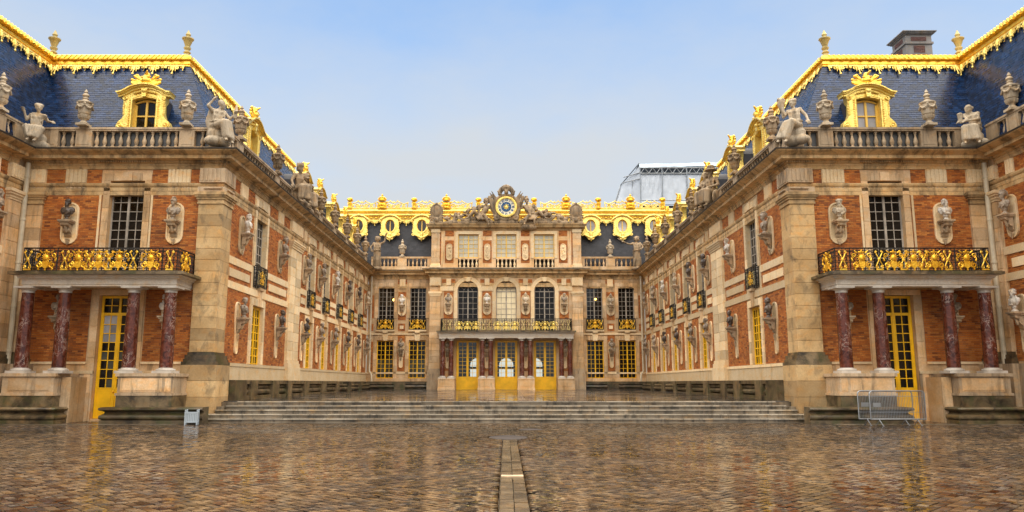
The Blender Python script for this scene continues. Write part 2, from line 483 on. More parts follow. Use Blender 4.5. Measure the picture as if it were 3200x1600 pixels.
def wall(mb, u0, u1, z0, z1, ops, depth=.45, d=0):
    us = sorted({u0, u1, *[x for o in ops for x in o[:2]]}); zs = sorted({z0, z1, *[x for o in ops for x in o[2:]]})
    us = [x for x in us if u0 <= x <= u1]; zs = [x for x in zs if z0 <= x <= z1]
    def full(i, j):
        if not (0 <= i < len(us)-1 and 0 <= j < len(zs)-1): return False
        a, b = (us[i]+us[i+1])/2, (zs[j]+zs[j+1])/2
        return not any(o[0] < a < o[1] and o[2] < b < o[3] for o in ops)
    for i in range(len(us)-1):
        for j in range(len(zs)-1):
            if not full(i, j): continue
            a, b, c, e = us[i], us[i+1], zs[j], zs[j+1]
            mb.add([(a,d,c),(b,d,c),(b,d,e),(a,d,e)], [(0,1,2,3)])
            for n, q in (((i-1,j), [(a,d,c),(a,d,e)]), ((i+1,j), [(b,d,c),(b,d,e)]), ((i,j-1), [(a,d,c),(b,d,c)]), ((i,j+1), [(a,d,e),(b,d,e)])):
                if not full(*n):
                    p, r = q
                    mb.add([p, r, (r[0],d-depth,r[2]), (p[0],d-depth,p[2])], [(0,1,2,3)])

BRW, BRH = .245, .08
def bricks(bld, F, u0, u1, z0, z1, acc, singles=0, d=.024, base=.006):
    """a brick panel: mortar bed, then every brick laid on it; the first `singles` are objects"""
    part('mortar_bed', MB(F.T).box(u0, u1, 0.0, base, z0, z1), MORTAR, bld)
    nz = max(1, round((z1-z0)/BRH)); h = (z1-z0)/nz
    acc['mb'].T = F.T
    for j in range(nz):
        a = u0 - (BRW/2 if j % 2 else 0)
        while a < u1-.02:
            p, q = max(a, u0)+.006, min(a+BRW, u1)-.006
            if q-p > .03:
                c0, c1 = z0+j*h+.006, z0+(j+1)*h-.006
                dd = d + rng.uniform(-.005, .005)
                if acc['n'] < singles:
                    acc['n'] += 1
                    place('brick', cube_mesh('brick'), BRICK, bld, F.Ms((p+q)/2, dd/2, (c0+c1)/2, q-p, dd, c1-c0))
                else:
                    b0 = len(acc['mb'].v)
                    m = acc['mb']
                    m.v += [F.T(*x) for x in ((p,.002,c0),(q,.002,c0),(q,.002,c1),(p,.002,c1),(p,dd,c0),(q,dd,c0),(q,dd,c1),(p,dd,c1))]
                    m.f += [tuple(i+b0 for i in f) for f in ((4,5,6,7),(0,1,5,4),(1,2,6,5),(2,3,7,6),(3,0,4,7))]
                    m.r += [rng.random()*.98+.01]*5
            a += BRW
def new_acc(): return {'mb': MB(), 'bed': MB(), 'n': 0}
def flush(acc, bld):
    part('brickwork', acc['mb'], BRICK, bld, kind='stuff')

def pile(bld, F, u0, u1, z0, z1, d, n, m=None, name='stone_block', base=0.0):
    """courses of dressed stone, each stone an object"""
    h = (z1-z0)/n
    for i in range(n):
        dd = d + rng.uniform(-.004, .004)
        place(name, block_mesh(u1-u0, d, h-.008), m or STONE_B, bld, F.M((u0+u1)/2, base + dd - d, z0+(i+.5)*h))

def glazing(bld, F, name, c, w, z0, z1, d, cols, rows, mf, gl, split=True, arch=False, fr=.07, mull=.10, bar=.028, panel=0, transom=None, barm=None, dep=.06, handle=False):
    """casement or glazed door: frame as the part; bars, panes, panel, handle as its pieces.  gl(i, j) gives the glass"""
    u0, u1 = c-w/2, c+w/2
    f = MB(F.T); T0 = z1
    if arch: zs = z1-w/2
    else: zs = z1
    f.box(u0, u0+fr, d-dep, d, z0, zs); f.box(u1-fr, u1, d-dep, d, z0, zs)
    f.box(u0+fr, u1-fr, d-dep, d, z0, z0+fr)
    if arch: f.band(arc(c, zs, w/2-fr, 0, 180, 16), arc(c, zs, w/2, 0, 180, 16), d-dep, d); f.box(u0+fr, u1-fr, d-dep, d, zs-.035, zs+.035)
    else: f.box(u0+fr, u1-fr, d-dep, d, z1-fr, z1)
    zb = z0+fr
    if mull: f.box(c-mull/2, c+mull/2, d-dep, d+.012, zb, (z1-fr if not arch else z1-fr))
    win = part(name, f, mf, bld)
    if panel:
        p = MB(F.T)
        for a, b in ((u0+fr, c-mull/2), (c+mull/2, u1-fr)):
            p.box(a, b, d-dep+.01, d-.018, zb, zb+panel)
            p.box(a+.07, b-.07, d-.018, d-.004, zb+.09, zb+panel-.08)
            p.box(a, b, d-dep, d-.006, zb+panel, zb+panel+.05)
        part('door_panel', p, mf, win); zb += panel+.05
    spans = [(u0+fr, c-mull/2), (c+mull/2, u1-fr)] if mull else [(u0+fr, u1-fr)]
    zone = [(zb, (transom-.06 if transom else zs-(fr if not arch else .035)), rows)]
    if transom:
        tb = MB(F.T); tb.box(u0+fr, u1-fr, d-dep, d+.02, transom-.06, transom+.06); part('transom_bar', tb, mf, win)
        zone.append((transom+.06, z1-fr, 2))
    b = MB(F.T); nc = cols//len(spans); st = .0
    if panel:      # door leaves: stiles round the glass
        for a, e in spans:
            b.box(a, a+.045, d-dep+.005, d-.004, zb, zone[0][1]); b.box(e-.045, e, d-dep+.005, d-.004, zb, zone[0][1])
        st = .045
    k = 0
    for za, ze, nr in zone:
        h = (ze-za)/nr
        for a, e in spans:
            a, e = a+st, e-st; cw = (e-a)/nc
            for i in range(1, nc): b.box(a+i*cw-bar/2, a+i*cw+bar/2, d-.04, d-.012, za, ze)
            for j in range(1, nr): b.box(a, e, d-.038, d-.010, za+j*h-bar/2, za+j*h+bar/2)
            if split:
                for i in range(nc):
                    for j in range(nr):
                        place('pane', cube_mesh('pane'), gl(i + (0 if a < c else nc), j), win, F.Ms(a+(i+.5)*cw, d-.046+rng.uniform(-.002, .002), za+(j+.5)*h, cw, .008, h))
            else:
                g = MB(F.T).box(a, e, d-.05, d-.042, za, ze); part('pane', g, gl(0, 0), win)
    if arch:
        r = w/2-fr
        b.band(arc(c, zs, r*.45, 0, 180, 12), arc(c, zs, r*.45+bar, 0, 180, 12), d-.04, d-.012)
        for q in (30, 60, 120, 150):
            x0, z_0, x1, z_1 = c+r*.45*math.cos(R(q)), zs+r*.45*math.sin(R(q)), c+r*math.cos(R(q)), zs+r*math.sin(R(q))
            b.tube([(x0, d-.026, z_0), (x1, d-.026, z_1)], bar*.5, 4)
        g = MB(F.T)
        pl = arc(c, zs, r, 0, 180, 16)
        g.prism(pl, d-.05, d-.042); part('fanlight_pane', g, gl(1, 99), win)
    part('glazing_bars', b, barm or mf, win)
    if handle:
        hm = MB(F.T).ball((c, d+.05, z0+1.12), .035).cap((c, d, z0+1.12), (c, d+.05, z0+1.12), .015)
        part('handle', hm, GOLD_B, win, True)
    return win

def surround(bld, F, c, w, z0, z1, t=.30, d=.05, head=True, solo=True):
    """dressed stones round an opening"""
    n = max(2, round((z1-z0)/.62)); h = (z1-z0)/n; R_ = []
    for i in range(n):
        for a, b in ((c-w/2-t, c-w/2), (c+w/2, c+w/2+t)): R_.append((a, b, d+rng.uniform(-.003, .003), z0+i*h+.004, z0+(i+1)*h-.004))
    if head:
        k = 5; x0, x1 = c-w/2-t, c+w/2+t; hh = .34
        for i in range(k):
            a, b = x0+(x1-x0)*i/k, x0+(x1-x0)*(i+1)/k
            R_.append((a+.004, b-.004, d+(.05 if i == 2 else .02 if i in (1, 3) else 0), z1, z1+hh+(.05 if i == 2 else 0)))
    mb = MB(F.T)
    for a, b, dd, c0, c1 in R_:
        if solo: place('surround_stone', block_mesh(b-a, round(dd, 2), c1-c0, .008), STONE_W if F.kind == 'side' else STONE, bld, F.M((a+b)/2, 0, (c0+c1)/2))
        else: mb.brick(a, b, dd, c0, c1, rng.random()*.9+.05, .008)
    if not solo: part('window_surround', mb, STONE_W, bld, kind='stuff')

# profile of the great cornice [(projection, height)]
CORN = [(0,10.98),(.06,10.98),(.10,11.10),(.14,11.14),(.14,11.22),(.22,11.24),(.22,11.33),(.52,11.36),(.52,11.50),(.60,11.54),(.74,11.62),(.80,11.66),(.80,11.70),(.0,11.74)]
STRING = [(0,10.16),(.05,10.17),(.09,10.22),(.11,10.28),(.11,10.33),(0,10.35)]
ARCHI = [(0,9.80),(.035,9.80),(.035,9.98),(.05,9.985),(.05,10.15),(0,10.16)]

# --- balustrade -----------------------------------------------------------------
BAL = mesh_from(MB().lathe([(.085,0),(.085,.06),(.05,.08),(.06,.11),(.095,.2),(.10,.27),(.075,.38),(.045,.5),(.04,.56),(.065,.6),(.05,.63),(.08,.66),(.08,.73)], n=10), 'baluster', True)
def balustrade(bld, F, runs, peds, z=11.87, d0=-.25, d1=.0, pitch=.335, mat=None, hh=.73, ends=(0, 0)):
    """runs: (u0, u1) of rail; peds: (u0, u1) solid pedestals; balusters fill the gaps"""
    mat = mat or STONE_G
    m = MB(F.T)
    a, b = runs
    m.box(a, b, d0, d1, z-.13, z+.17); m.box(a, b, d0-.02, d1+.02, z+.17+hh, z+.17+hh+.07); m.box(a, b, d0-.05, d1+.05, z+.24+hh, z+.33+hh)
    for p, q in peds:
        m.box(p, q, d0-.015, d1+.015, z+.17, z+.17+hh)
        m.box(p+.1, q-.1, d1+.015, d1+.03, z+.27, z+.07+hh)
    bal = part('balustrade', m, mat, bld)
    edges = sorted([a+ends[0]] + [x for p in peds for x in p] + [b-ends[1]])
    gaps = [(edges[i], edges[i+1]) for i in range(0, len(edges)-1, 2) if edges[i+1]-edges[i] > .3]
    for g0, g1 in gaps:
        n = max(1, int((g1-g0-.1)/pitch)); st = (g1-g0)/n
        for i in range(n):
            M = F.M(g0+(i+.5)*st, (d0+d1)/2, z+.17) @ Matrix.Diagonal((1, 1, hh/.73, 1))
            place('baluster', BAL, mat, bal, M)
    return bal

# --- slates ------------------------------------------------------------------------
SLATE_ME = None
def slates(bld, quad, singles=0, w=.23, ex=.135, m=None, th=.014):
    """courses of slate on the plane quad = bottom-a, bottom-b, top-b, top-a"""
    A, B, C, D = (Vector(p) for p in quad)
    n = (B-A).cross(D-A).normalized()
    mid = (A+B+C+D)/4
    if n.z < 0: n = -n
    rows = max(1, round((D-A).length/ex))
    deck = MB().add([tuple(p - n*.004) for p in (A, B, C, D)], [(0,1,2,3)])
    part('roof_deck', deck, m or SLATE, bld)
    k = MB(); cnt = 0
    for j in range(rows):
        t0, t1 = j/rows, min(1, (j+1.25)/rows)
        P0, P1 = A.lerp(D, t0), B.lerp(C, t0); Q0, Q1 = A.lerp(D, t1), B.lerp(C, t1)
        L = (P1-P0).length; e = (P1-P0)/L; nn = max(1, int(L/w)); off = (.5 if j % 2 else 0)
        for i in range(nn+1):
            f0, f1 = max(0, (i-off)/nn), min(1, (i+1-off)/nn)
            if f1-f0 < .02/nn: continue
            lift = th + rng.uniform(-.003, .004)
            a, b = P0.lerp(P1, f0)+e*.004, P0.lerp(P1, f1)-e*.004
            s = (Q0-P0)
            c, d = b+s, a+s
            k_pts = [a+n*lift, b+n*lift, c+n*.003, d+n*.003, a, b]
            r_ = rng.random()*.98+.01
            if cnt < singles and f0 > 0 and f1 < 1:
                cnt += 1
                global SLATE_ME
                if SLATE_ME is None:
                    SLATE_ME = mesh_from(MB().add([(-.5,-.5,1),(.5,-.5,1),(.5,.5,.2),(-.5,.5,.2),(-.5,-.5,0),(.5,-.5,0),(.5,.5,0),(-.5,.5,0)],
                        [(0,1,2,3),(4,7,6,5),(0,4,5,1),(1,5,6,2),(2,6,7,3),(3,7,4,0)]), 'slate')
                y = s.normalized(); M = Matrix((( (b-a).length*e.x, s.length*y.x, lift*n.x, 0), ((b-a).length*e.y, s.length*y.y, lift*n.y, 0), ((b-a).length*e.z, s.length*y.z, lift*n.z, 0), (0,0,0,1)))
                ctr = (a+b+c+d)/4
                M.translation = ctr
                place('slate', SLATE_ME, m or SLATE, bld, M)
            else:
                k.add([tuple(p) for p in k_pts], [(0,1,2,3),(4,5,1,0),(4,0,3),(5,2,1)], r_)
    return part('slate_courses', k, m or SLATE, bld, kind='stuff')

# --- gilded lace hanging from the roof ridge -------------------------------------------
def lace_mesh():
    m = MB()
    m.box(-.475, .475, -.03, .0, -.045, .03)
    for s in (-1, 1):
        m.tube(spiral(.19*s, -.145, .10, 1.25, -.03, math.pi/2, s, 12, .2), .030, 5)
        m.tube(spiral(.38*s, -.115, .065, 1.1, -.03, math.pi/2, -s, 9, .25), .027, 5)
        m.cap((.07*s, -.03, -.10), (.13*s, -.03, -.33), .030, .014, 6)
        m.cap((.475*s, -.03, -.04), (.475*s, -.03, -.25), .035, .016, 6); m.ball((.475*s, -.03, -.29), (.03,.025,.03), 6, 4)
    m.cap((0, -.035, -.05), (0, -.035, -.40), .055, .022, 6)
    m.ball((0, -.04, -.24), (.06, .04, .08)); m.ball((0, -.035, -.46), (.055, .035, .055))
    return mesh_from(m, 'gilded_pendant', True)
LACE = lace_mesh()
def ridge_trim(bld, path, side, zt, lean):
    """gilded roll and fringe along the upper edge of a mansard roof. path = plan polyline of the top edge"""
    m = MB()
    sl = math.tan(-lean)
    m.sweep(path, [(o + sl*max(0, zt-z), z) for o, z in [(-.10,zt-.47),(.05,zt-.47),(.07,zt-.42),(.03,zt-.40),(.03,zt-.37),(.10,zt-.34),(.14,zt-.22),(.12,zt-.16),(.25,zt-.12),(.30,zt-.02),(.26,zt+.09),(.14,zt+.15),(-.02,zt+.16),(-.3,zt+.1)]], side)
    tr = part('gilded_ridge', m, GOLD, bld, True)
    k = MB()
    for (x0, y0), (x1, y1) in zip(path, path[1:]):
        L = math.hypot(x1-x0, y1-y0); ex, ey = (x1-x0)/L, (y1-y0)/L; nx, ny = ey*side, -ex*side
        n = max(1, round(L/.95)); st = L/n
        for i in range(n*2):          # bead of leaves on the roll
            q = (i+.5)*st/2
            k.ball((x0+ex*q+nx*.30, y0+ey*q+ny*.30, zt-.13), (.12, .12, .05), 6, 4)
            for h in (-.12, .12):
                w = q+h
                k.cap((x0+ex*(w-.10)+nx*.29, y0+ey*(w-.10)+ny*.29, zt-.08), (x0+ex*(w+.02)+nx*.27, y0+ey*(w+.02)+ny*.27, zt+.08), .055, .045, 5)
                k.cap((x0+ex*(w+.02)+nx*.25, y0+ey*(w+.02)+ny*.25, zt+.09), (x0+ex*(w+.14)+nx*.02, y0+ey*(w+.14)+ny*.02, zt+.18), .05, .03, 5)
        ang = math.atan2(ny, nx)+math.pi/2          # local -Y looks along (nx, ny)
        for i in range(n):
            q = (i+.5)*st
            M = Matrix.Translation((x0+ex*q+nx*(.07+sl*.47), y0+ey*q+ny*(.07+sl*.47), zt-.46)) @ Matrix.Rotation(ang, 4, 'Z') @ Matrix.Rotation(lean, 4, 'X') @ Matrix.Diagonal((st/.95, 1.3, 1.22, 1))
            place('gilded_pendant', LACE, GOLD_P, tr, M)
    part('leaf_beading', k, GOLD, tr, True, kind='stuff')
    return tr

# --- iron railings with gilded ornaments -------------------------------------------------
def ornament_mesh():
    m = MB()           # sun face with rays above a shield between scrolls, 1 m wide
    m.ball((0, -.05, .56), (.12, .06, .13), 10, 8)
    for i in range(14):
        a = 2*math.pi*i/14
        m.cap((.1*math.cos(a), -.03, .56+.1*math.sin(a)), (.225*math.cos(a), -.03, .56+.225*math.sin(a)), .026, .008, 4)
    m.add([(-.14,-.06,.4),(.14,-.06,.4),(.13,-.06,.18),(0,-.06,.08),(-.13,-.06,.18),(-.14,0,.4),(.14,0,.4),(.13,0,.18),(0,0,.08),(-.13,0,.18)], [(0,1,2,3,4),(9,8,7,6,5)]+[(i,(i+1) % 5,5+(i+1) % 5,5+i) for i in range(5)])
    for s in (-1, 1):
        m.tube(spiral(.30*s, .26, .14, 1.4, -.03, R(100), s, 14, .2), .03, 5)
        m.tube(spiral(.33*s, .66, .11, 1.2, -.03, R(-80), s, 12, .25), .024, 5)
        m.cap((.17*s, -.03, .2), (.34*s, -.03, .1), .04, .02, 5); m.ball((.3*s, -.03, .06), .04, 6, 4)
        m.cap((.42*s, -.02, .45), (.46*s, -.02, .56), .05, .015, 5); m.cap((.2*s, -.02, .78), (.3*s, -.02, .86), .035, .02, 5)
    m.cap((-.12,-.03,.80), (.12,-.03,.80), .03); m.ball((0,-.04,.86), .045, 6, 4); m.ball((0,-.04,.04), .045, 6, 4)
    return mesh_from(m, 'gilded_sun_ornament', True)
ORN = ornament_mesh()
def cross_mesh():
    m = MB()
    for s in (-1, 1):
        m.cap((-.14*s, -.02, .2), (.14*s, -.02, .78), .025, .02, 5)
        m.ball((.14*s, -.03, .78), .04, 6, 4); m.ball((-.14*s, -.03, .2), .03, 6, 4)
        m.tube(spiral(.11*s, .16, .07, 1.2, -.02, R(90), s, 9, .3), .018, 4); m.tube(spiral(.11*s, .82, .05, 1.2, -.02, R(-90), s, 9, .3), .016, 4)
    m.box(-.15, .15, -.035, -.0, .03, .09); m.ball((0,-.03,.49), (.06,.03,.08), 6, 5)
    return mesh_from(m, 'gilded_trophy_ornament', True)
XORN = cross_mesh()
def railing(bld, F, pts, z0, z1, name='balcony_railing'):
    """wrought iron panels along pts [(u, d)]"""
    m = MB(F.T)
    for (a, b), (c, e) in zip(pts, pts[1:]):
        L = math.hypot(c-a, e-b)
        P = lambda t, z: (a+(c-a)*t, b+(e-b)*t, z)
        for z, r in ((z1, .032), (z1-.11, .016), (z0+.12, .016), (z0+.03, .026)): m.tube([P(0, z), P(1, z)], r, 5)
        n = max(1, round(L/.155))
        for i in range(n+1):
            m.tube([P(i/n, z0), P(i/n, z1)], .026 if i % 4 == 0 else .012, 4)
            if i < n:
                q = (i+.5)/n
                for zc, s in ((z0+.3, 1), (z0+.52, -1), (z0+.74, 1)):
                    ring = [(P(q + .075/L*math.cos(R(w)), 0)[0], P(q + .075/L*math.cos(R(w)), 0)[1], zc+.10*math.sin(R(w))) for w in range(0, 361, 60)]
                    m.tube(ring, .016, 4)
    return part(name, m, IRON, bld, True)

# --- niche plate, console, urn, dormers ----------------------------------------------------
def plate_mesh(w, lo, hi, tail=None):
    m = MB()
    def outline(e):
        x = w/2-e; t = (tail/2-e*.6) if tail else x
        up = [(-a, b) for a, b in arc(0, hi-w/2, x, 0, 180, 10)]
        dn = arc(0, lo+w/2*(t/x), t, 0, -180, 8)
        if not tail:
            # small square ears where the rounded ends begin
            return [(p, q) for p, q in up] + [(x, hi-w/2-.02), (x, lo+w/2)] + [(p, q) for p, q in dn] + [(-x, lo+w/2), (-x, hi-w/2-.02)]
        return up + [(x, hi-w/2-.6), (t, lo+.9)] + dn + [(-t, lo+.9), (-x, hi-w/2-.6)]
    o, i = outline(0), outline(.07)
    T = lambda u, d, z: (u, -d, z)
    m.T = T
    m.band(i, o, 0, .075, True); m.prism(i, 0, .035)
    return mesh_from(m, 'niche_plate')
PLATE_U = plate_mesh(.74, -1.0, .86)
PLATE_L = plate_mesh(.60, -1.68, .75, .36)
def console_mesh():
    m = MB(lambda u, d, z: (u, -d, z))
    m.box(-.27, .27, .02, .50, -.07, 0); m.box(-.23, .23, .02, .45, -.13, -.07)
    prof = [(.03,-.13),(.42,-.13),(.40,-.22),(.32,-.28),(.22,-.30),(.20,-.36),(.22,-.44),(.17,-.52),(.10,-.55),(.08,-.64),(.03,-.70)]
    pts = [(-.15, d, z) for d, z in prof] + [(.15, d, z) for d, z in prof]; n = len(prof)
    m.add(pts, [tuple(range(n)), tuple(range(2*n-1, n-1, -1))] + [(i,(i+1) % n,n+(i+1) % n,n+i) for i in range(n)])
    for s in (-1, 1):
        for c, r in (((.34, -.2), .07), ((.13, -.50), .05)):
            ring = [(s*.15, c[0]+r*math.cos(R(a)), c[1]+r*math.sin(R(a))) for a in range(0, 360, 45)]
            m.add(ring + [(s*.18, d, z) for _, d, z in ring], [tuple(range(8)), tuple(range(15, 7, -1))] + [(i,(i+1) % 8,8+(i+1) % 8,8+i) for i in range(8)])
    m.cap((0,.30,-.2), (0,.2,-.5), .07, .05, 6)
    for i in range(4): m.box(-.09+.012*i, .09-.012*i, .03, .10-.01*i, -.82-.055*i, -.785-.055*i)
    m.ball((0,.05,-1.02), .035, 6, 4)
    return mesh_from(m, 'console', True)
CONSOLE = console_mesh()

def urn_mesh():
    m = MB()
    m.box(-.24,.24,-.24,.24,0,.10)
    m.lathe([(.21,.10),(.21,.13),(.15,.17),(.11,.24),(.13,.29),(.18,.33),(.235,.42),(.25,.5),(.21,.52),(.25,.55),(.285,.74),(.31,.92),(.30,.99),(.35,1.03),(.36,1.08),(.27,1.13),(.13,1.19),(.11,1.24),(.14,1.28),(.09,1.33),(.10,1.36),(.15,1.42),(.12,1.48),(.06,1.54),(.09,1.58),(.05,1.66),(.015,1.72)], n=16)
    for k in range(6):
        a0, a1 = 2*math.pi*k/6, 2*math.pi*(k+1)/6
        m.tube([(.33*math.cos(a0+(a1-a0)*t), .33*math.sin(a0+(a1-a0)*t), .95-.16*math.sin(math.pi*t)) for t in (0,.2,.4,.6,.8,1)], [.035,.045,.055,.055,.045,.035], 5)
        m.ball((.33*math.cos(a0), .33*math.sin(a0), .98), .06, 6, 4)
    for k in range(12):
        a = 2*math.pi*k/12; m.cap((.2*math.cos(a), .2*math.sin(a), .36), (.25*math.cos(a), .25*math.sin(a), .48), .03, .02, 4)
    return mesh_from(m, 'roof_urn', True)
URN = urn_mesh()
def finial_mesh():
    m = MB().lathe([(.22,-.1),(.22,.05),(.14,.1),(.12,.18),(.18,.24),(.12,.3),(.11,.36),(.17,.44),(.17,.5),(.11,.54),(.13,.6),(.22,.86),(.28,.92),(.28,.97),(.12,1.0),(.09,1.08),(.13,1.16),(.08,1.26),(.02,1.4)], n=12)
    return mesh_from(m, 'roof_finial', True)
FINIAL = finial_mesh()

def dormer_front():
    """gilded attic window front, origin at the middle of its foot, facing -Y; top at z = 3.05"""
    m = MB(lambda u, d, z: (u, -d, z))
    for s in (-1, 1):
        x = lambda a, b: (min(a*s, b*s), max(a*s, b*s))
        m.prism([(s*.58,0),(s*1.28,0),(s*1.30,.28),(s*1.22,.5),(s*1.02,.72),(s*.94,1.0),(s*.92,1.55),(s*1.02,1.75),(s*1.05,2.15),(s*.58,2.15)], -.25, .10)
        m.tube([(s*.62, .11, .05), (s*.62, .11, 1.95)], .05, 6)
        for i in range(13): m.ball((s*.71, .11, .15+i*.14), (.035,.04,.05), 6, 4)
        for i in range(8): m.ball((s*(.98-.02*abs(4-i)*.3), .08, .95+i*.1), (.07,.06,.055), 6, 4)
        m.tube(spiral(s*1.08, .27, .17, 1.5, .12, R(90), -s, 16, .15), .04, 5); m.ball((s*1.08, .13, .27), .06, 6, 4)
        m.tube(spiral(s*.92, 1.92, .12, 1.4, .13, R(-90), s, 12, .2), .045, 5)
        for i in range(5): m.ball((s*(.5-.085*i), .14, 2.22+.028*i), (.07,.06,.06), 6, 4)
    m.band(arc(0, 1.10, 1.0, 55, 125, 12), [(a*1.68, 2.20+.0*b) for a, b in arc(0, 0, .63, 55, 125, 12)], -.25, .10)
    o = lambda h, e: [(-1.26-e, 2.12+h), (-1.08, 2.16+h), (-.90, 2.28+h)] + [(-a, b+h) for a, b in arc(0, 1.35, 1.28, 45, 135, 10)] + [(.90, 2.28+h), (1.08, 2.16+h), (1.26+e, 2.12+h)]
    m.band(o(-.12, 0), o(.0, 0), -.28, .16); m.band(o(.0, .0), o(.07, .04), -.30, .27); m.band(o(.07, .02), o(.14, .06), -.32, .36)
    m.band([(p, q-.62) for p, q in o(0, -.4)][2:-2], o(-.12, 0)[2:-2], -.25, .08)
    m.prism([(-.09,2.0),(.09,2.0),(.14,2.5),(-.14,2.5)], .0, .22); m.ball((0,.22,2.35), (.12,.08,.12), 8, 6)
    return mesh_from(m, 'dormer', True, 30)
def dormer_crest():
    m = MB(lambda u, d, z: (u, -d, z))
    m.ball((0,.08,3.02), (.22,.22,.24), 10, 8); m.cap((0,.1,3.15), (.02,.05,3.42), .16, .13); m.cap((0,.12,3.35), (.12,.3,3.52), .09, .05); m.cap((-.2,.2,3.2), (.22,.2,3.22), .05)
    for s in (-1, 1):
        for k, (x, z, r) in enumerate(((.55,3.28,.075),(.68,3.08,.07),(.66,2.9,.075),(.42,2.84,.07),(.45,3.36,.06))):
            m.cap((s*.12,.05,2.92), (s*x,.08,z), .06, r, 7); m.ball((s*x,.09,z), (r*1.25,r*1.1,r*1.25), 7, 5)
        m.tube([(s*.1,.1,2.8),(s*.35,.16,2.74),(s*.6,.14,2.8),(s*.72,.1,2.92)], [.07,.08,.07,.04], 6)
    m.ball((0,.12,2.78), (.2,.12,.12), 8, 6)
    return sculpt(m, 'trophy_crest', .028, 1)
def dormer_body():
    m = MB(lambda u, d, z: (u, -d, z))
    o = [(-.95,0),(-.95,1.9)] + [(-a, b) for a, b in arc(0, 1.55, 1.02, 20, 160, 10)] + [(.95,1.9),(.95,0)]
    m.prism([(x, z if z > 0 else -1.2) for x, z in o], -2.9, -.27)
    return mesh_from(m, 'slate_cheek', True, 30)
DORM, DCREST, DBODY = dormer_front(), dormer_crest(), dormer_body()
def dwin_mesh():
    m = MB(lambda u, d, z: (u, -d, z))
    top = lambda e: [(-.58+e, 0), (-.58+e, 1.72-e)] + [(-a, b-e) for a, b in arc(0, .95, 1.0, 56, 124, 10)] + [(.58-e, 1.72-e), (.58-e, 0)]
    m.band(top(.11), top(.0), -.3, -.2); m.box(-.05,.05,-.3,-.18,0,1.86); m.box(-.47,.47,-.28,-.2,.92,1.0); m.box(-.47,.47,-.28,-.2,0,.1)
    g = MB(lambda u, d, z: (u, -d, z)); g.prism(top(.08), -.27, -.255)
    return mesh_from(m, 'dormer_window'), mesh_from(g, 'pane')
DWIN, DPANE = dwin_mesh()
def dormer(bld, M, gl):
    d = place('dormer', DORM, GOLD_P, bld, M)
    place('trophy_crest', DCREST, GOLD, d, M); place('slate_cheek', DBODY, SLATE_D, d, M)
    place('window_frame', DWIN, OCHRE, d, M); place('pane', DPANE, gl, d, M)
    return d

def column(bld, x, y, z0, z1, r, capz, basez, name='marble_column'):
    m = MB(); h = z1-z0
    m.lathe([(r, 0), (r*1.0, h*.3), (r*.96, h*.6), (r*.86, h)], x, y, z0, 20)
    c = part(name, m, MARBLE, bld, True)
    b = MB().box(x-r*1.5, x+r*1.5, y-r*1.5, y+r*1.5, basez, basez+(z0-basez)*.5); b.lathe([(r*1.42, 0), (r*1.46, .03), (r*1.4, .07), (r*1.1, .09), (r*1.05, .12)], x, y, basez+(z0-basez)*.5, 20)
    part('column_base', b, MARBLE_W, c, True)
    k = MB(); q = capz-z1
    k.lathe([(r*.90, -.02), (r*.95, q*.15), (r*.9, q*.3), (r*1.1, q*.5), (r*1.32, q*.68)], x, y, z1, 20); k.box(x-r*1.5, x+r*1.5, y-r*1.5, y+r*1.5, z1+q*.68, capz)
    part('capital', k, MARBLE_W, c, True)
    return c

def drainpipe(bld, x, y, z0, z1, r=.10, kick=None):
    m = MB(); P = [(x, y, z1), (x, y, z0)]
    if kick: P = [(x, y, z1), (x, y, z0+.9), (x+kick[0]*.5, y+kick[1]*.5, z0+.75), (x+kick[0], y+kick[1], z0+.55), (x+kick[0], y+kick[1], z0)]
    m.tube(P, r, 12)
    p = part('drainpipe', m, PIPE, bld, True)
    c = MB()
    for z in np.arange(z0+1.7, z1, 1.9): c.lathe([(r+.005, 0), (r+.02, .01), (r+.02, .09), (r+.005, .1)], x, y, z, 12)
    part('pipe_collar', c, PIPE, p, True)
    return p
def lamp_bulbs(*a): pass

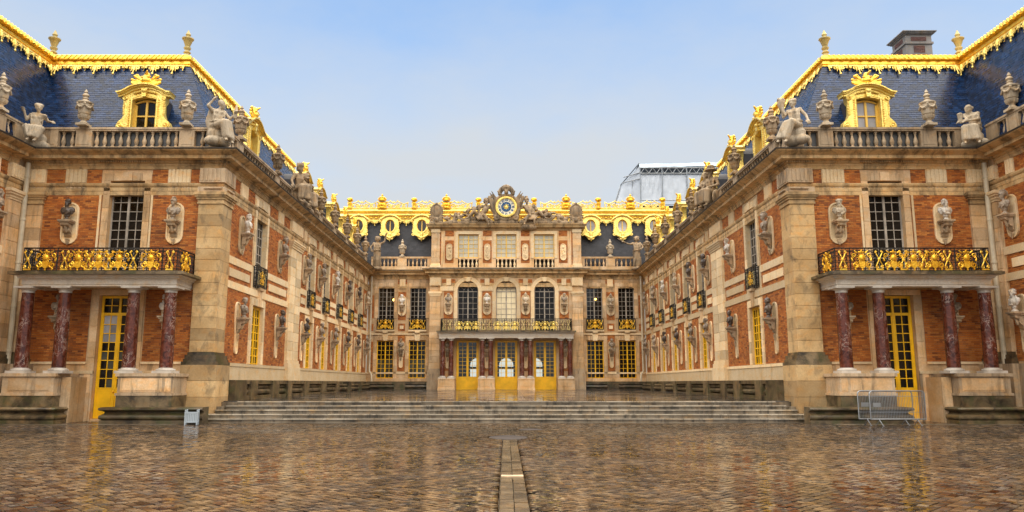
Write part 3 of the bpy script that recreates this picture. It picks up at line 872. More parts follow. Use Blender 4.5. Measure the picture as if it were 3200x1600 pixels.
# ------------------------------------------------------------------ ground, terrace, steps
def pave():
    g = MB().add([(-400,-300,-.06),(400,-300,-.06),(400,600,-.06),(-400,600,-.06)], [(0,1,2,3)])
    court = part('courtyard', g, JOINT, None); tag(court, kind='structure')
    p = .142; c, s = math.cos(R(45)), math.sin(R(45))
    cells = []
    N = 225
    for i in range(-N, N):
        for j in range(-N, N):
            x, y = (i*c-j*s)*p, (i*s+j*c)*p + 21
            if 6.5 < y < 33.3 and abs(x) < .68*y+1.5 and not (y > 32.2 and abs(x) < 12.8) and not (y > 31.1 and abs(x) > 12.4 and not 16.2 < abs(x) < 17.9):
                if abs(x-.1) < .228 and y < 22.75: continue
                if (x-.06)**2/.62**2 + (y-23.6)**2/.95**2 < 1 or (x-.86)**2/.5**2 + (y-27.7)**2/.6**2 < 1: continue
                cells.append((y, x))
    inview = sorted(q for q in cells if abs(q[1]) < .665*q[0] and q[0] > 10.05)
    solo = set(inview[:300])
    me = mesh_from(MB().add([(-1,0,0),(0,-1,0),(1,0,0),(0,1,0),(-.88,0,1),(0,-.88,1),(.88,0,1),(0,.88,1)],
                            [(4,5,6,7),(0,1,5,4),(1,2,6,5),(2,3,7,6),(3,0,4,7)]), 'cobble')
    V, F, C = [], [], []; k = 0
    for y, x in cells:
        hw = p*.7071*(.945+rng.uniform(-.05, .03)); dz = rng.uniform(-.004, .004) + .012*math.sin(x*.9+y*.35)*math.sin(y*.6)
        tx, ty = rng.uniform(-.022, .022), rng.uniform(-.022, .022)
        jx, jy = x+rng.uniform(-.006, .006), y+rng.uniform(-.006, .006)
        if (y, x) in solo:
            M = Matrix.Translation((jx, jy, -.055)) @ Matrix(((hw,0,0,0),(0,hw,0,0),(tx*hw,ty*hw,.055+dz,0),(0,0,0,1)))
            place('cobble', me, COBBLE, court, M); continue
        b = k*8; k += 1
        w = hw*.88
        V += [(jx-hw,jy,-.055),(jx,jy-hw,-.055),(jx+hw,jy,-.055),(jx,jy+hw,-.055),(jx-w,jy,dz-tx*w),(jx,jy-w,dz-ty*w),(jx+w,jy,dz+tx*w),(jx,jy+w,dz+ty*w)]
        F += [(b+4,b+5,b+6,b+7),(b,b+1,b+5,b+4),(b+1,b+2,b+6,b+5),(b+2,b+3,b+7,b+6),(b+3,b,b+4,b+7)]
        C += [rng.random()*.98+.01]*5
    m = bpy.data.meshes.new('cobbles'); m.from_pydata(V, [], F); m.materials.append(COBBLE)
    at = m.attributes.new('rnd', 'FLOAT', 'FACE'); at.data.foreach_set('value', np.array(C, dtype=np.float32))
    o = bpy.data.objects.new('cobble_paving', m); link(o, court); o['kind'] = 'stuff'
    # the drain line of larger stones down the middle
    for col in range(2):
        y = 9.2 + .2*col
        while y < 22.7:
            L = rng.uniform(.26, .5); d = .055+rng.uniform(-.006, .006)
            place('paving_stone', cube_mesh('paving_stone'), DRAIN, court, Matrix.Translation((.005+.2*col+rng.uniform(-.004,.004), y+L/2, -.055+d/2)) @ Matrix.Diagonal((.185, L-.014, d, 1)))
            y += L
    place('paving_stone', cube_mesh('paving_stone'), STONE_G, court, Matrix.Translation((.105, 13.95, -.022)) @ Matrix.Diagonal((.385, .2, .064, 1)))
    place('paving_stone', cube_mesh('paving_stone'), STEP_M, court, Matrix.Translation((-4.9, 14.2, -.022)) @ Matrix.Diagonal((.36, .24, .064, 1)))
    e = MB()
    for s in (-1, 1):       # flat edging stones at the foot of the pavilions
        x = 12.9
        while x < 22:
            e.box(s*x, s*(x+1.18), 30.75, 31.2, -.05, .005+rng.uniform(0,.006), rng.random()*.9); x += 1.2
    x = -12.9
    while x < 12.9: e.box(x, x+1.28, 31.86, 32.3, -.05, .004+rng.uniform(0,.006), rng.random()*.9); x += 1.3
    part('edging_stone', e, STEP_M, court, kind='stuff')
    cv = MB()
    for (cx, cy, rx, ry, h) in ((.06, 23.6, .60, .9, .03),):
        n = 28
        pts = [(cx+rx*math.cos(2*math.pi*i/n), cy+ry*math.sin(2*math.pi*i/n), -.04) for i in range(n)] + [(cx+rx*.95*math.cos(2*math.pi*i/n), cy+ry*.95*math.sin(2*math.pi*i/n), .012) for i in range(n)] + [(cx+rx*.4*math.cos(2*math.pi*i/n), cy+ry*.4*math.sin(2*math.pi*i/n), h) for i in range(n)]
        cv.add(pts, [(i,(i+1) % n,n+(i+1) % n,n+i) for i in range(n)] + [(n+i,n+(i+1) % n,2*n+(i+1) % n,2*n+i) for i in range(n)] + [tuple(range(2*n, 3*n))])
    o = part('drain_cover', cv, COVER, None, True); tag(o, 'large round dark iron drain cover at the end of the stone drain line', 'drain cover')
    cv = MB(); n = 24
    cv.lathe([(.44,-.05),(.44,.004),(.40,.010),(.2,.014)], .86, 27.7, 0, n)
    o = part('drain_cover', cv, COVER, None, True); tag(o, 'small flat iron drain cover in the cobbles close to the steps', 'drain cover')
    # terrace of wet marble, rising slightly to the palace
    zt = lambda y: .83 + (y-33.7)*.0058
    t = MB().add([(-12.6,33.9,zt(33.9)-.03),(12.6,33.9,zt(33.9)-.03),(12.6,70.4,zt(70.4)-.03),(-12.6,70.4,zt(70.4)-.03)], [(0,1,2,3)])
    ter = part('terrace', t, JOINT, None); tag(ter, kind='structure')
    k = MB(); y = 34.08
    while y < 70.2:
        x = -12.5
        while x < 12.5:
            a, b, c, d = x+.006, min(x+.96, 12.5)-.006, y+.006, y+.954; q = rng.uniform(-.003, .004)
            k.add([(a,c,zt(c)+q),(b,c,zt(c)+q+rng.uniform(-.003,.003)),(b,d,zt(d)+q),(a,d,zt(d)+q),(a,c,zt(c)-.03),(b,c,zt(c)-.03)], [(0,1,2,3),(4,5,1,0)], rng.random()*.98+.01)
            x += .96
        y += .96
    part('paving_slab', k, TERR, ter, kind='stuff')
    st = part('steps', MB().box(-11.4, 11.4, 33.8, 34.2, 0, .78), STEP_M, None); tag(st, kind='structure')
    for s in (-1, 1): part('step_flank', MB().box(s*11.42, s*12.44, 33.86, 34.7, 0, .797), STEP_M, st); part('step_flank', MB().box(s*11.95, s*12.43, 33.32, 33.855, 0, .62), STEP_M, st)
    for i in range(5):
        hw, y0, z1 = 12.85-.33*i, 32.3+.36*i, .166*(i+1)
        x = -hw; n = 0
        while x < hw-.05:
            L = min(rng.uniform(1.3, 2.3), hw-x)
            if hw-x-L < .5: L = hw-x
            zz = z1+rng.uniform(-.004, .004)
            m = MB().box(x+.004, x+L-.004, y0+.03, y0+.55, z1-.166-.01, zz-.046)
            q = part('step_stone', m, STEP_M, st)
            part('step_nosing', MB().box(x+.004, x+L-.004, y0-.015+rng.uniform(-.004,.004), y0+.55, zz-.045, zz), NOSING, q); x += L
pave()

# ------------------------------------------------------------------ the palace
WC = [39.1, 49.5, 53.65, 58.1, 62.45, 66.5]
PIER = [(34.45, 37.85), (40.35, 44.2), (46.9, 48.35), (50.65, 52.5), (54.8, 56.95), (59.25, 61.3), (63.6, 65.35), (67.65, 69.7)]
BUSTU = [36.1, 42.35, 47.6, 51.55, 55.85, 60.25, 64.45, 68.6]
NAME = {-1: 'planter', 1: 'barrier'}
NICHES = []          # (face, u, zshelf, lower?, where) for the busts, filled in as the walls go up

def niche(bld, F, u, zs, low, where):
    place('niche_plate', PLATE_L if low else PLATE_U, STONE_W, bld, F.M(u, .026, zs))
    place('console', CONSOLE, STONE_G, bld, F.M(u, .09, zs))
    NICHES.append((F, u, zs, low, where))

def triglyph(bld, F, u0, u1, z0=10.36, z1=10.97, d=.06):
    mb = MB(F.T)
    n = max(2, round((u1-u0)/.17)); w = (u1-u0)/n
    # one fluted block: the front is a strip that steps in and out
    us = [(u0, 0)]
    for i in range(n): us += [(u0+i*w+.03, 0), (u0+i*w+.031, .03), (u0+(i+1)*w-.031, .03), (u0+(i+1)*w-.03, 0)]
    us += [(u1, 0)]
    k = len(us)
    pts = [(u, d+e, z) for z in (z0, z1) for u, e in us] + [(u0,0,z0),(u1,0,z0),(u0,0,z1),(u1,0,z1)]
    mb.add(pts, [(i, i+1, k+i+1, k+i) for i in range(k-1)] + [(2*k, 0, k, 2*k+2), (k-1, 2*k+1, 2*k+3, 2*k-1), tuple(range(k-1, -1, -1)) + (2*k, 2*k+1), tuple(range(k, 2*k)) + (2*k+3, 2*k+2)])
    t = part('triglyph', mb, STONE_W, bld)
    for i in range(n): place('gutta', cube_mesh('gutta'), STONE_G, t, F.Ms(u0+(i+.5)*w, .025, z0-.215, w*.6, .05, .05))

def strips(name, F, rects, m, bld):
    """each moulding or slab (u0, u1, d0, d1, z0, z1) as a part of its own"""
    for r in rects: part(name, MB(F.T).box(*r), m, bld)

def wing(s):
    fr, sd = Face('front', s), Face('side', s)
    lab = {-1: 'planter wing: brick and stone palace wing with the grey planter box at its foot', 1: 'barrier wing: brick palace wing with crowd barriers at its foot and a chimney above'}[s]
    b = empty('palace_wing', (s*17, 33.4, 0), lab, 'palace wing', 'matching wings of the palace')
    # ---- shells of the walls
    m = MB(fr.T); wall(m, 12.6, 21.35, 0, 11.4, [(16.02, 17.54, 6.12, 10.45), (15.98, 17.60, .1, 5.36)])
    part('front_wall', m, STONE, b)
    m = MB(sd.T); wall(m, 33.4, 70.3, 0, 11.4, [(c-w, c+w, *z) for c in WC for w in ((.85 if c < 40 else .76),) for z in ((6.3, 10.42), (2.02, 5.42))], .5)
    part('side_wall', m, STONE_W, b)
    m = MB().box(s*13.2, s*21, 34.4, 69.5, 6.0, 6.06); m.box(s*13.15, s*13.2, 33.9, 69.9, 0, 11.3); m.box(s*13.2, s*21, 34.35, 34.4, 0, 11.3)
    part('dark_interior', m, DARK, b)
    acc = new_acc()
    # ---- pavilion front
    bricks(b, fr, 13.56, 15.70, 6.16, 9.80, acc, 160); bricks(b, fr, 17.86, 20.42, 6.16, 9.80, acc, 300)
    bricks(b, fr, 13.54, 15.60, 2.50, 5.60, acc); bricks(b, fr, 17.98, 20.42, 2.50, 5.60, acc)
    for u0, u1 in ((13.53, 14.0), (15.0, 15.72), (17.96, 18.62), (19.55, 20.4)): bricks(b, fr, u0, u1, 10.36, 10.97, acc)
    for u0, u1 in ((14.0, 15.0), (18.62, 19.55), (20.45, 21.2)): triglyph(b, fr, u0, u1)
    surround(b, fr, 16.78, 1.52, 6.16, 10.45, .29, .05); surround(b, fr, 16.79, 1.62, 2.0, 5.36, .32, .05, False)
    strips('door_lintel', fr, [(15.66, 17.92, 0, .05, 5.36, 5.58)], STONE, b)
    for sx in (15.72, 17.84):
        strips('door_jamb', fr, [(sx-.13, sx+.13, 0, .07, 1.2, 2.0), (sx-.17, sx+.17, 0, .10, 0, 1.195)], STONE, b)
    strips('panel_edging', fr, [(u-.045, u+.045, .03, .065, 6.2, 9.8) for u in (15.65, 17.93)], STONE_W, b)
    strips('string_course', fr, [(13.55, 15.62, 0, .07, 2.40, 2.5), (17.96, 20.42, 0, .07, 2.40, 2.5), (13.5, 15.98, 0, .10, 1.99, 2.12), (17.6, 20.5, 0, .10, 1.99, 2.12)], STONE_W, b)
    # ---- corner pier, each stone an object, and the half pier in the angle
    n = 13; z0, h = 2.9, (9.38-2.9)/13
    for i in range(n):
        me = cube_mesh('stone_block') if False else block_mesh(1.08, 1.15, h-.008)
        M = Matrix.Translation((s*13.0, 34.4-.02*0, z0+(i+.5)*h)); place('stone_block', me, STONE_B, b, M)
    pile(b, fr, 20.44, 21.3, 2.9, 9.38, .12, 12, STONE)
    m = MB()
    for z_, e, hh in ((9.38,.05,.07),(9.45,.03,.13),(9.58,.08,.10),(9.68,.14,.08),(9.76,.19,.09),(9.85,.16,.06)):
        m.box(s*(12.46-e), s*(13.54+e), 33.25-e, 34.4+e, z_, z_+hh-.002)
    part('pier_capital', m, STONE_C, b); m = MB()
    for z_, e, hh in ((9.38,.05,.07),(9.45,.03,.13),(9.58,.08,.10),(9.68,.14,.08),(9.76,.19,.09),(9.85,.16,.06)): m.box(s*(20.44-e), s*21.34, 33.28-e, 33.5, z_, z_+hh-.002)
    part('half_pier_capital', m, STONE_C, b)
    m = MB()
    m.box(s*12.42, s*13.6, 33.2, 34.5, 9.91, 10.15)
    m.box(s*12.42, s*13.55, 33.2, 34.55, 10.35, 10.99)
    for i in range(5): m.box(s*(12.62+.19*i), s*(12.73+.19*i), 33.17, 33.2, 10.42, 10.95); m.box(s*12.39, s*12.42, 33.4+.2*i, 33.52+.2*i, 10.42, 10.95)
    m.box(s*12.5, s*13.3, 33.12, 33.2, 10.05, 10.12); m.box(s*12.34, s*12.42, 33.5, 34.3, 10.05, 10.12)
    part('pier_entablature', m, STONE_G, b)
    m = MB()
    for z_, e, hh in ((2.78,.04,.12),(2.62,.12,.16),(2.50,.16,.12),(2.36,.22,.14)):
        m.box(s*(12.46-e), s*(13.54+e), 33.25-e, 34.4+e, z_, z_+hh-.002)
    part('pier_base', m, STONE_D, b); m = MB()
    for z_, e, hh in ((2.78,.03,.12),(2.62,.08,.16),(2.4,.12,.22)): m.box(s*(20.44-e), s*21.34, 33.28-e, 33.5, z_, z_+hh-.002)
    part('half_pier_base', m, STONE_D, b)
    k = 3
    for i in range(k):
        hh = (2.36-.34)/k
        place('stone_block', block_mesh(1.52, 1.62, hh-.008), STONE_B, b, Matrix.Translation((s*13.0, 34.63, .34+(i+.5)*hh)))
    part('pier_plinth', MB().box(s*12.15, s*13.85, 32.9, 34.7, 0, .34), STONE_G, b); part('half_pier_plinth', MB().box(s*20.2, s*21.33, 33.1, 33.5, 0, 2.4), STONE_G, b)
    # ---- plinth, pedestals under the columns, moulded benches
    m = MB(fr.T); m.box(13.6, 16.0, 0, .05, 0, 1.99); m.box(17.6, 20.5, 0, .05, 0, 1.99)
    part('plinth', m, STONE_G, b)
    for u0, u1, tail in ((13.45, 15.66, 0), (18.24, 20.32, 1)):
        m = MB(); y0 = 31.62
        part('pedestal_base', MB().box(s*(u0-.02), s*(u1+.02), y0-.03, 33.35, .0, 1.098), STONE_D, b); m.box(s*(u0-.06), s*(u1+.06), y0-.06, 33.35, 1.10, 1.20)
        m.box(s*u0, s*u1, y0, 33.35, 1.20, 1.86); m.box(s*(u0-.08), s*(u1+.08), y0-.08, 33.35, 1.86, 1.99)
        part('pedestal', m, STONE_G, b)
        q = MB()
        a, e = (u0+.42, u1-.12) if not tail else (u0+.12, u1-.25)
        for x0, x1 in ((a, e), ((u0+.06, u0+.30) if not tail else (u0-.42, u0-.12))):
            if x0 < u0-.1: q.box(s*x0, s*(u0-.02), y0+.5, 33.35, 0.0, 1.84); continue
            q.box(s*x0, s*x1, y0-.012, y0, 1.26, 1.80); q.box(s*(x0+.06), s*(x1-.06), y0-.03, y0-.012, 1.32, 1.74)
        part('pedestal_panel', q, STONE, b)
    prof = [(0,0),(.42,0),(.42,.14),(.36,.15),(.43,.19),(.45,.26),(.43,.33),(.36,.36),(.30,.40),(.28,.46),(.34,.50),(.44,.52),(.47,.57),(.45,.62),(.40,.65),(0,.66)]
    for path in ([(12.0, 31.62), (15.66, 31.62), (15.66, 33.3)], [(18.3, 33.3), (18.3, 31.62), (21.8, 31.62)]):
        m = MB().sweep([(s*x, y) for x, y in path], prof, 1 if s > 0 else -1) if False else MB().sweep([(s*x, y) for x, y in path], [(o-.2 if i in (0, 15) else o, z) for i, (o, z) in enumerate(prof)], s)
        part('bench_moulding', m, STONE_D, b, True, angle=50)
    # ---- window and door of the pavilion
    glz = lambda i, j: GLASS
    glazing(b, fr, 'window', 16.78, 1.52, 6.12, 10.43, -.22, 4, 10, WHITE_P, (lambda i, j: CLEAR if j > 6 else GLASS) if s < 0 else glz, bar=.034)
    gdoor = (lambda i, j: GLASS_C if (s < 0 and i in (2, 3) and 4 < j < 8) else (GLASS_G if (s < 0 and rng.random() < .2) else GLASS))
    glazing(b, fr, 'door', 16.79, 1.6, .11, 5.34, -.2, 4, 8, YELLOW, gdoor, panel=1.15, transom=4.55, fr=.1, bar=.035, handle=True)
    # ---- porch: four columns, entablature, balcony, railing
    for i, u in enumerate((13.97, 15.50, 18.37, 19.92)):
        column(b, s*u, 32.1, 2.2, 5.32, .265, 5.55, 1.99)
    m = MB()
    m.sweep([(s*13.66, 33.38), (s*13.66, 31.80), (s*20.0, 31.80), (s*20.0, 33.38)], [(-.55,5.55),(0,5.55),(0,5.62),(.03,5.63),(.03,5.80),(.06,5.82),(.07,5.86),(.16,5.88),(.16,5.95),(.24,5.97),(.26,6.0),(-.55,6.0)], s)
    m.box(s*13.7, s*19.9, 31.9, 33.38, 5.72, 5.99)
    ent = part('balcony_entablature', m, PORCH, b)
    m = MB()
    for i in range(78): m.box(s*(13.70+.081*i), s*(13.745+.081*i), 31.705, 31.735, 5.885, 5.945)
    part('dentil', m, PORCH, ent, kind='stuff')
    m = MB().box(s*13.2, s*20.42, 31.38, 33.36, 6.005, 6.12); m.box(s*13.28, s*20.34, 31.44, 33.34, 6.12, 6.15); part('balcony_slab', m, STONE_D, b)
    R_ = railing(b, fr, [(13.62, .03), (13.62, 1.72), (20.0, 1.72), (20.0, .03)], 6.16, 7.13)
    for u in (19.04, 17.70, 16.85, 16.02, 14.70): place('gilded_sun_ornament', ORN, GOLD_B, R_, fr.M(u, 1.74, 6.17) @ Matrix.Diagonal((.92, 1, .98, 1)))
    for u in (19.80, 18.27, 17.27, 16.43, 15.43, 13.92): place('gilded_trophy_ornament', XORN, GOLD, R_, fr.M(u, 1.74, 6.17) @ Matrix.Diagonal((1, 1, .98, 1)))
    for u in (13.60, 20.02):
        M = Matrix.Translation((s*u, 32.4, 6.17)) @ Matrix.Rotation(R(-90*s if u < 15 else 90*s), 4, 'Z'); place('gilded_sun_ornament', ORN, GOLD_B, R_, M)
    # ---- busts of the pavilion front
    for u, w in ((14.55, 'inner'), (19.17, 'outer')):
        niche(b, fr, u, 8.60, False, (NAME[s], 'front', 'upper', w)); niche(b, fr, u-.35*(1 if u < 16 else -1)*0, 4.42, True, (NAME[s], 'front', 'lower', w))
    # ---- court side: brick panels, bands, windows
    for i, (u0, u1) in enumerate(PIER):
        bricks(b, sd, u0, u1, 2.52, 5.86, acc); bricks(b, sd, u0, u1, 6.22, 6.98, acc); bricks(b, sd, u0, u1, 7.34, 9.80, acc)
        c = (u0+u1)/2; w = min(.5, (u1-u0)*.24)
        bricks(b, sd, u0, c-w, 10.36, 10.97, acc); bricks(b, sd, c+w, u1, 10.36, 10.97, acc); triglyph(b, sd, c-w, c+w)
        mg = min(.3, (u1-u0)*.16)
        part('stone_tablet', MB(sd.T).brick(u0+mg, u1-mg, .065, 6.40, 6.80, .1), STONE_W, b)
        niche(b, sd, BUSTU[i], 8.60, False, (NAME[s], 'side', 'upper', i)); niche(b, sd, BUSTU[i], 4.60, True, (NAME[s], 'side', 'lower', i))
    for z0, z1 in ((5.87, 6.20), (6.99, 7.33)):
        e = 33.42+.98
        for c in WC+[70.9]:
            w = .87 if c < 40 else .78
            f = c-w-(.32 if z0 > 6.5 else 0)
            if z0 > 6.5:
                strips('string_course', sd, [(e, min(f, 70.28), 0, .055, z0, z1)], STONE_W, b); e = c+w+.32
        if z0 < 6.5: strips('string_course', sd, [(e, 70.28, 0, .06, z0, z1)], STONE_W, b)
    strips('string_course', sd, [(34.4, 70.28, 0, .08, 1.74, 2.36), (34.4, 70.28, 0, .11, 2.36, 2.5)], STONE_W, b)
    for c in WC:
        w = 1.7 if c < 40 else 1.52
        surround(b, sd, c, w, 7.35, 10.42, .28, .06, solo=c < 40); surround(b, sd, c, w, 2.52, 5.42, .28, .06, solo=c < 40)
        part('keystone', MB(sd.T).prism([(c-.16,5.4),(c+.16,5.4),(c+.2,6.195),(c-.2,6.195)], .0, .16), STONE, b); strips('bracket', sd, [(c-.26, c+.26, 0, .24, 6.2, 6.32)], STONE, b)
    for i, c in enumerate(WC):
        w = 1.7 if c < 40 else 1.52
        glazing(b, sd, 'window', c, w, 6.32, 10.40, -.2, 4, 9, WHITE_P, glz, split=(i == 0), bar=.045)
        glazing(b, sd, 'yellow_window', c, w, 2.04, 5.40, -.12, 4, 8, YELLOW, glz, split=(i == 0), bar=.05, fr=.13, mull=.16)
        r = railing(b, sd, [(c-w/2, .02), (c-w/2, .16), (c+w/2, .16), (c+w/2, .02)], 6.38, 7.40, 'window_railing')
        place('gilded_sun_ornament', ORN, GOLD_B, r, sd.M(c, .15, 6.5) @ Matrix.Diagonal((.8, .6, .8, 1)))
        for q in (-.55, .55): place('gilded_trophy_ornament', XORN, GOLDST, r, sd.M(c+q, .15, 6.45) @ Matrix.Diagonal((.8, .6, .85, 1)))
    # paired pilasters
    for u0 in (44.36, 45.56):
        pile(b, sd, u0, u0+1.12, 2.9, 9.38, .13, 12, STONE_W)
    for nm, L in (('pilaster_capital', ((9.38,.03,.12),(9.50,.07,.12),(9.62,.12,.10),(9.72,.16,.10))), ('pilaster_base', ((2.72,.04,.18),(2.50,.09,.22),(1.74,.13,.76)))):
        m = MB(sd.T)
        for z_, e, hh in L: m.box(44.34-e, 46.70+e, 0, .15+e, z_, z_+hh)
        part(nm, m, STONE_W, b)
    m = MB(sd.T)
    m.box(44.3, 46.75, 0, .14, 10.36, 10.97); 
    for i in range(8): m.box(44.45+.28*i, 44.6+.28*i, .14, .16, 10.42, 10.93)
    part('pilaster_frieze', m, STONE_W, b)
    # ---- low dark plinth along the terrace, with posts and moulded recesses
    m = MB(sd.T); zt = .80
    m.box(34.66, 70.25, 0, .12, zt, 1.735); m.box(34.70, 56.2, .0, .58, 1.55, 1.728); m.box(34.72, 56.17, 0, .56, zt-.01, 1.02)
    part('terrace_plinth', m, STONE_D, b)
    for u0, u1 in ((34.68, 36.3), (36.9, 37.9), (40.3, 41.5), (43.1, 44.0), (46.7, 47.8), (51.2, 52.4), (55.6, 56.5), (60, 60.8), (64.5, 65.3)):
        strips('plinth_post', sd, [(u0, u1, .0, .62, zt-.02, 1.72)], STONE_D, b)
    for z_, r in ((1.20, .13), (1.44, .09)): part('plinth_roll', MB(sd.T).tube([(35, .38, z_), (70.2, .38, z_)], r, 8), STONE_D, b, True)
    # ---- entablature
    m = MB(); P = [(s*21.35, 33.4), (s*12.6, 33.4), (s*12.6, 70.3)]
    for pr in (CORN, STRING, ARCHI): m.sweep(P, [(o-.25 if i in (0, len(pr)-1) else o, z) for i, (o, z) in enumerate(pr)], -s)
    part('cornice', m, STONE_C, b)
    m = MB(fr.T)
    for a, e in ((12.4, 13.6), (15.65, 18.0), (20.4, 21.2)):
        u = a
        while u < e: m.box(u, u+.062, .20, .30, 11.235, 11.33); u += .105
    m.T = sd.T; u = 33.3
    while u < 34.5: m.box(u, u+.06, .20, .30, 11.235, 11.33); u += .105
    part('dentil', m, STONE_C, b, kind='stuff')
    m = MB().sweep([(s*21.35, 33.4), (s*12.6, 33.4), (s*12.6, 70.3)], [(-.4,11.70),(.84,11.70),(.86,11.745),(.80,11.76),(-.4,11.9)], -s); part('lead_gutter', m, plainlead, b)
    # ---- balustrade
    balustrade(b, fr, (12.75, 20.95), [(12.75, 13.32), (13.98, 14.66), (18.58, 19.30), (20.10, 20.95)])
    balustrade(b, sd, (33.25, 69.2), [(33.25, 34.0), (34.9, 35.8), (41.0, 41.8), (44.2, 47.0), (51.1, 51.95), (55.45, 56.3), (59.9, 60.7), (64.1, 64.9), (68.0, 69.2)], pitch=.36)
    part('gap_shade_board', MB().box(s*13.0, s*21.2, 33.60, 33.64, 11.80, 12.88), plainlead, b); part('gap_shade_board', MB().box(s*12.82, s*12.86, 33.62, 69.6, 11.80, 12.88), plainlead, b)  # dark lead-coloured boards added behind the balusters so the gaps look shaded
    # ---- roof of the pavilion and of its return
    zt, ze = 17.35, 11.95; X0, X1, Y0, Y1 = 13.0, 15.72, 33.75, 36.1; YE = 55.0; xi = 22.35
    slates(b, [(s*X0, Y0, ze), (s*(xi-1.0), Y0, ze), (s*xi, Y1, zt), (s*X1, Y1, zt)], 300)
    slates(b, [(s*X0, Y0, ze), (s*X0, YE+1.5, ze), (s*X1, YE, zt), (s*X1, Y1, zt)], w=.3)
    m = MB().add([(s*X0,Y0,ze),(s*21.4,Y0,ze),(s*21.4,YE+1.5,ze),(s*X0,YE+1.5,ze),(s*X1,Y1,zt),(s*22.35,Y1,zt),(s*22.35,YE,zt),(s*X1,YE,zt),(s*17.5,Y1+2.4,zt+.35),(s*22.35,Y1+2.4,zt+.35),(s*22.35,YE-2,zt+.35),(s*17.5,YE-2,zt+.35)],
                 [(2,3,7,6),(4,5,9,8),(7,4,8,11),(6,7,11,10),(8,9,10,11)])
    part('lead_roof', m, LEAD, b)
    m = MB().box(s*14.2, s*21, 55, 70.3, 11.9, 13.2); m.prism([(0,0),(1,0),(1,1)], 0, .1) if False else None
    m.add([(s*14.2,55.5,13.2),(s*21,55.5,13.2),(s*21,72,13.2),(s*14.2,72,13.2),(s*17,55.5,14.0),(s*17,72,14.0)], [(0,1,4),(0,4,5,3),(1,2,5,4)])
    part('low_roof', m, SLATE_D, b)
    ridge_trim(b, [(s*(xi+.02), Y1), (s*X1, Y1), (s*X1, YE)], -s, zt, -math.atan2(Y1-Y0, zt-ze))
    for x, y in ((X1, Y1), (xi, Y1)): place('roof_finial', FINIAL, GOLDST, b, Matrix.Translation((s*(x+.1), y+.15, zt+.16)) @ Matrix.Scale(1.02, 4))
    gl = GLASS if s < 0 else GLASS_C
    dormer(b, Matrix.Translation((s*16.62, 34.05, 13.0)) @ Matrix.Diagonal((.95, 1, .785, 1)), gl)
    for c in [39.1, 43.9][:1 if s < 0 else 2] + WC[1:]:
        dormer(b, Matrix.Translation((s*13.35, c, 12.95)) @ M_face('side', s) @ Matrix.Diagonal((1.0, 1, .86, 1)), gl)
    flush(acc, b)
    drainpipe(b, s*21.12, 33.12, 1.2, 11.2, .105)
    drainpipe(b, s*12.25, 69.95, 1.75, 11.2, .085, (s*-.25, -.2))
    if s > 0: chimney(b)
    return b

plainlead = plain('dark_lead_gutter', (.07,.068,.066), .5, .2)
GOLDST = stone_mat('gilded_stone', (.50,.38,.14), (.62,.5,.2), (.12,.08,.03), amount=.7, rough=.5)
CHIM = stone_mat('grey_chimney_stone', (.17,.16,.155), (.25,.23,.22), (.03,.028,.028), amount=.7)
DBRICK = stone_mat('dark_chimney_brick', (.10,.045,.04), (.15,.07,.06), amount=.5)
def chimney(b):
    m = MB(); x0, x1, y0, y1 = 22.72, 24.2, 41.5, 43.0
    m.box(x0, x1, y0, y1, 16.5, 20.62); m.box(x0-.07, x1+.07, y0-.07, y1+.07, 20.62, 20.74); m.box(x0, x1, y0, y1, 20.74, 21.18)
    m.box(x0-.08, x1+.08, y0-.08, y1+.08, 21.18, 21.24); m.box(x0-.16, x1+.16, y0-.16, y1+.16, 21.24, 21.30); m.box(x0-.22, x1+.22, y0-.22, y1+.22, 21.30, 21.36)
    c = part('chimney', m, CHIM, b)
    q = MB(lambda u, d, z: (u, y0-d, z)); rr = MB(lambda u, d, z: (x0-d, u, z))
    for mm, u0, u1 in ((q, x0, x1), (rr, y0, y1)):
        for k, (za, zb) in enumerate(((18.6,19.1),(19.1,19.6),(19.6,20.1),(20.1,20.55),(20.80,21.12))):
            e = .42 if k % 2 else .3
            a = u0+e
            for j in range(int((zb-za)/.085)):
                a = u0+e - (.12 if j % 2 else 0)
                while a < u1-e-.02:
                    p, r_ = max(a, u0+e)+.005, min(a+.24, u1-e)-.005
                    if r_-p > .03: mm.brick(p, r_, .022, za+j*.085+.004, za+(j+1)*.085-.004, rng.random(), .003)
                    a += .24
        part('chimney_brickwork', mm, DBRICK, c, kind='stuff')
WINGS = [wing(-1), wing(1)]

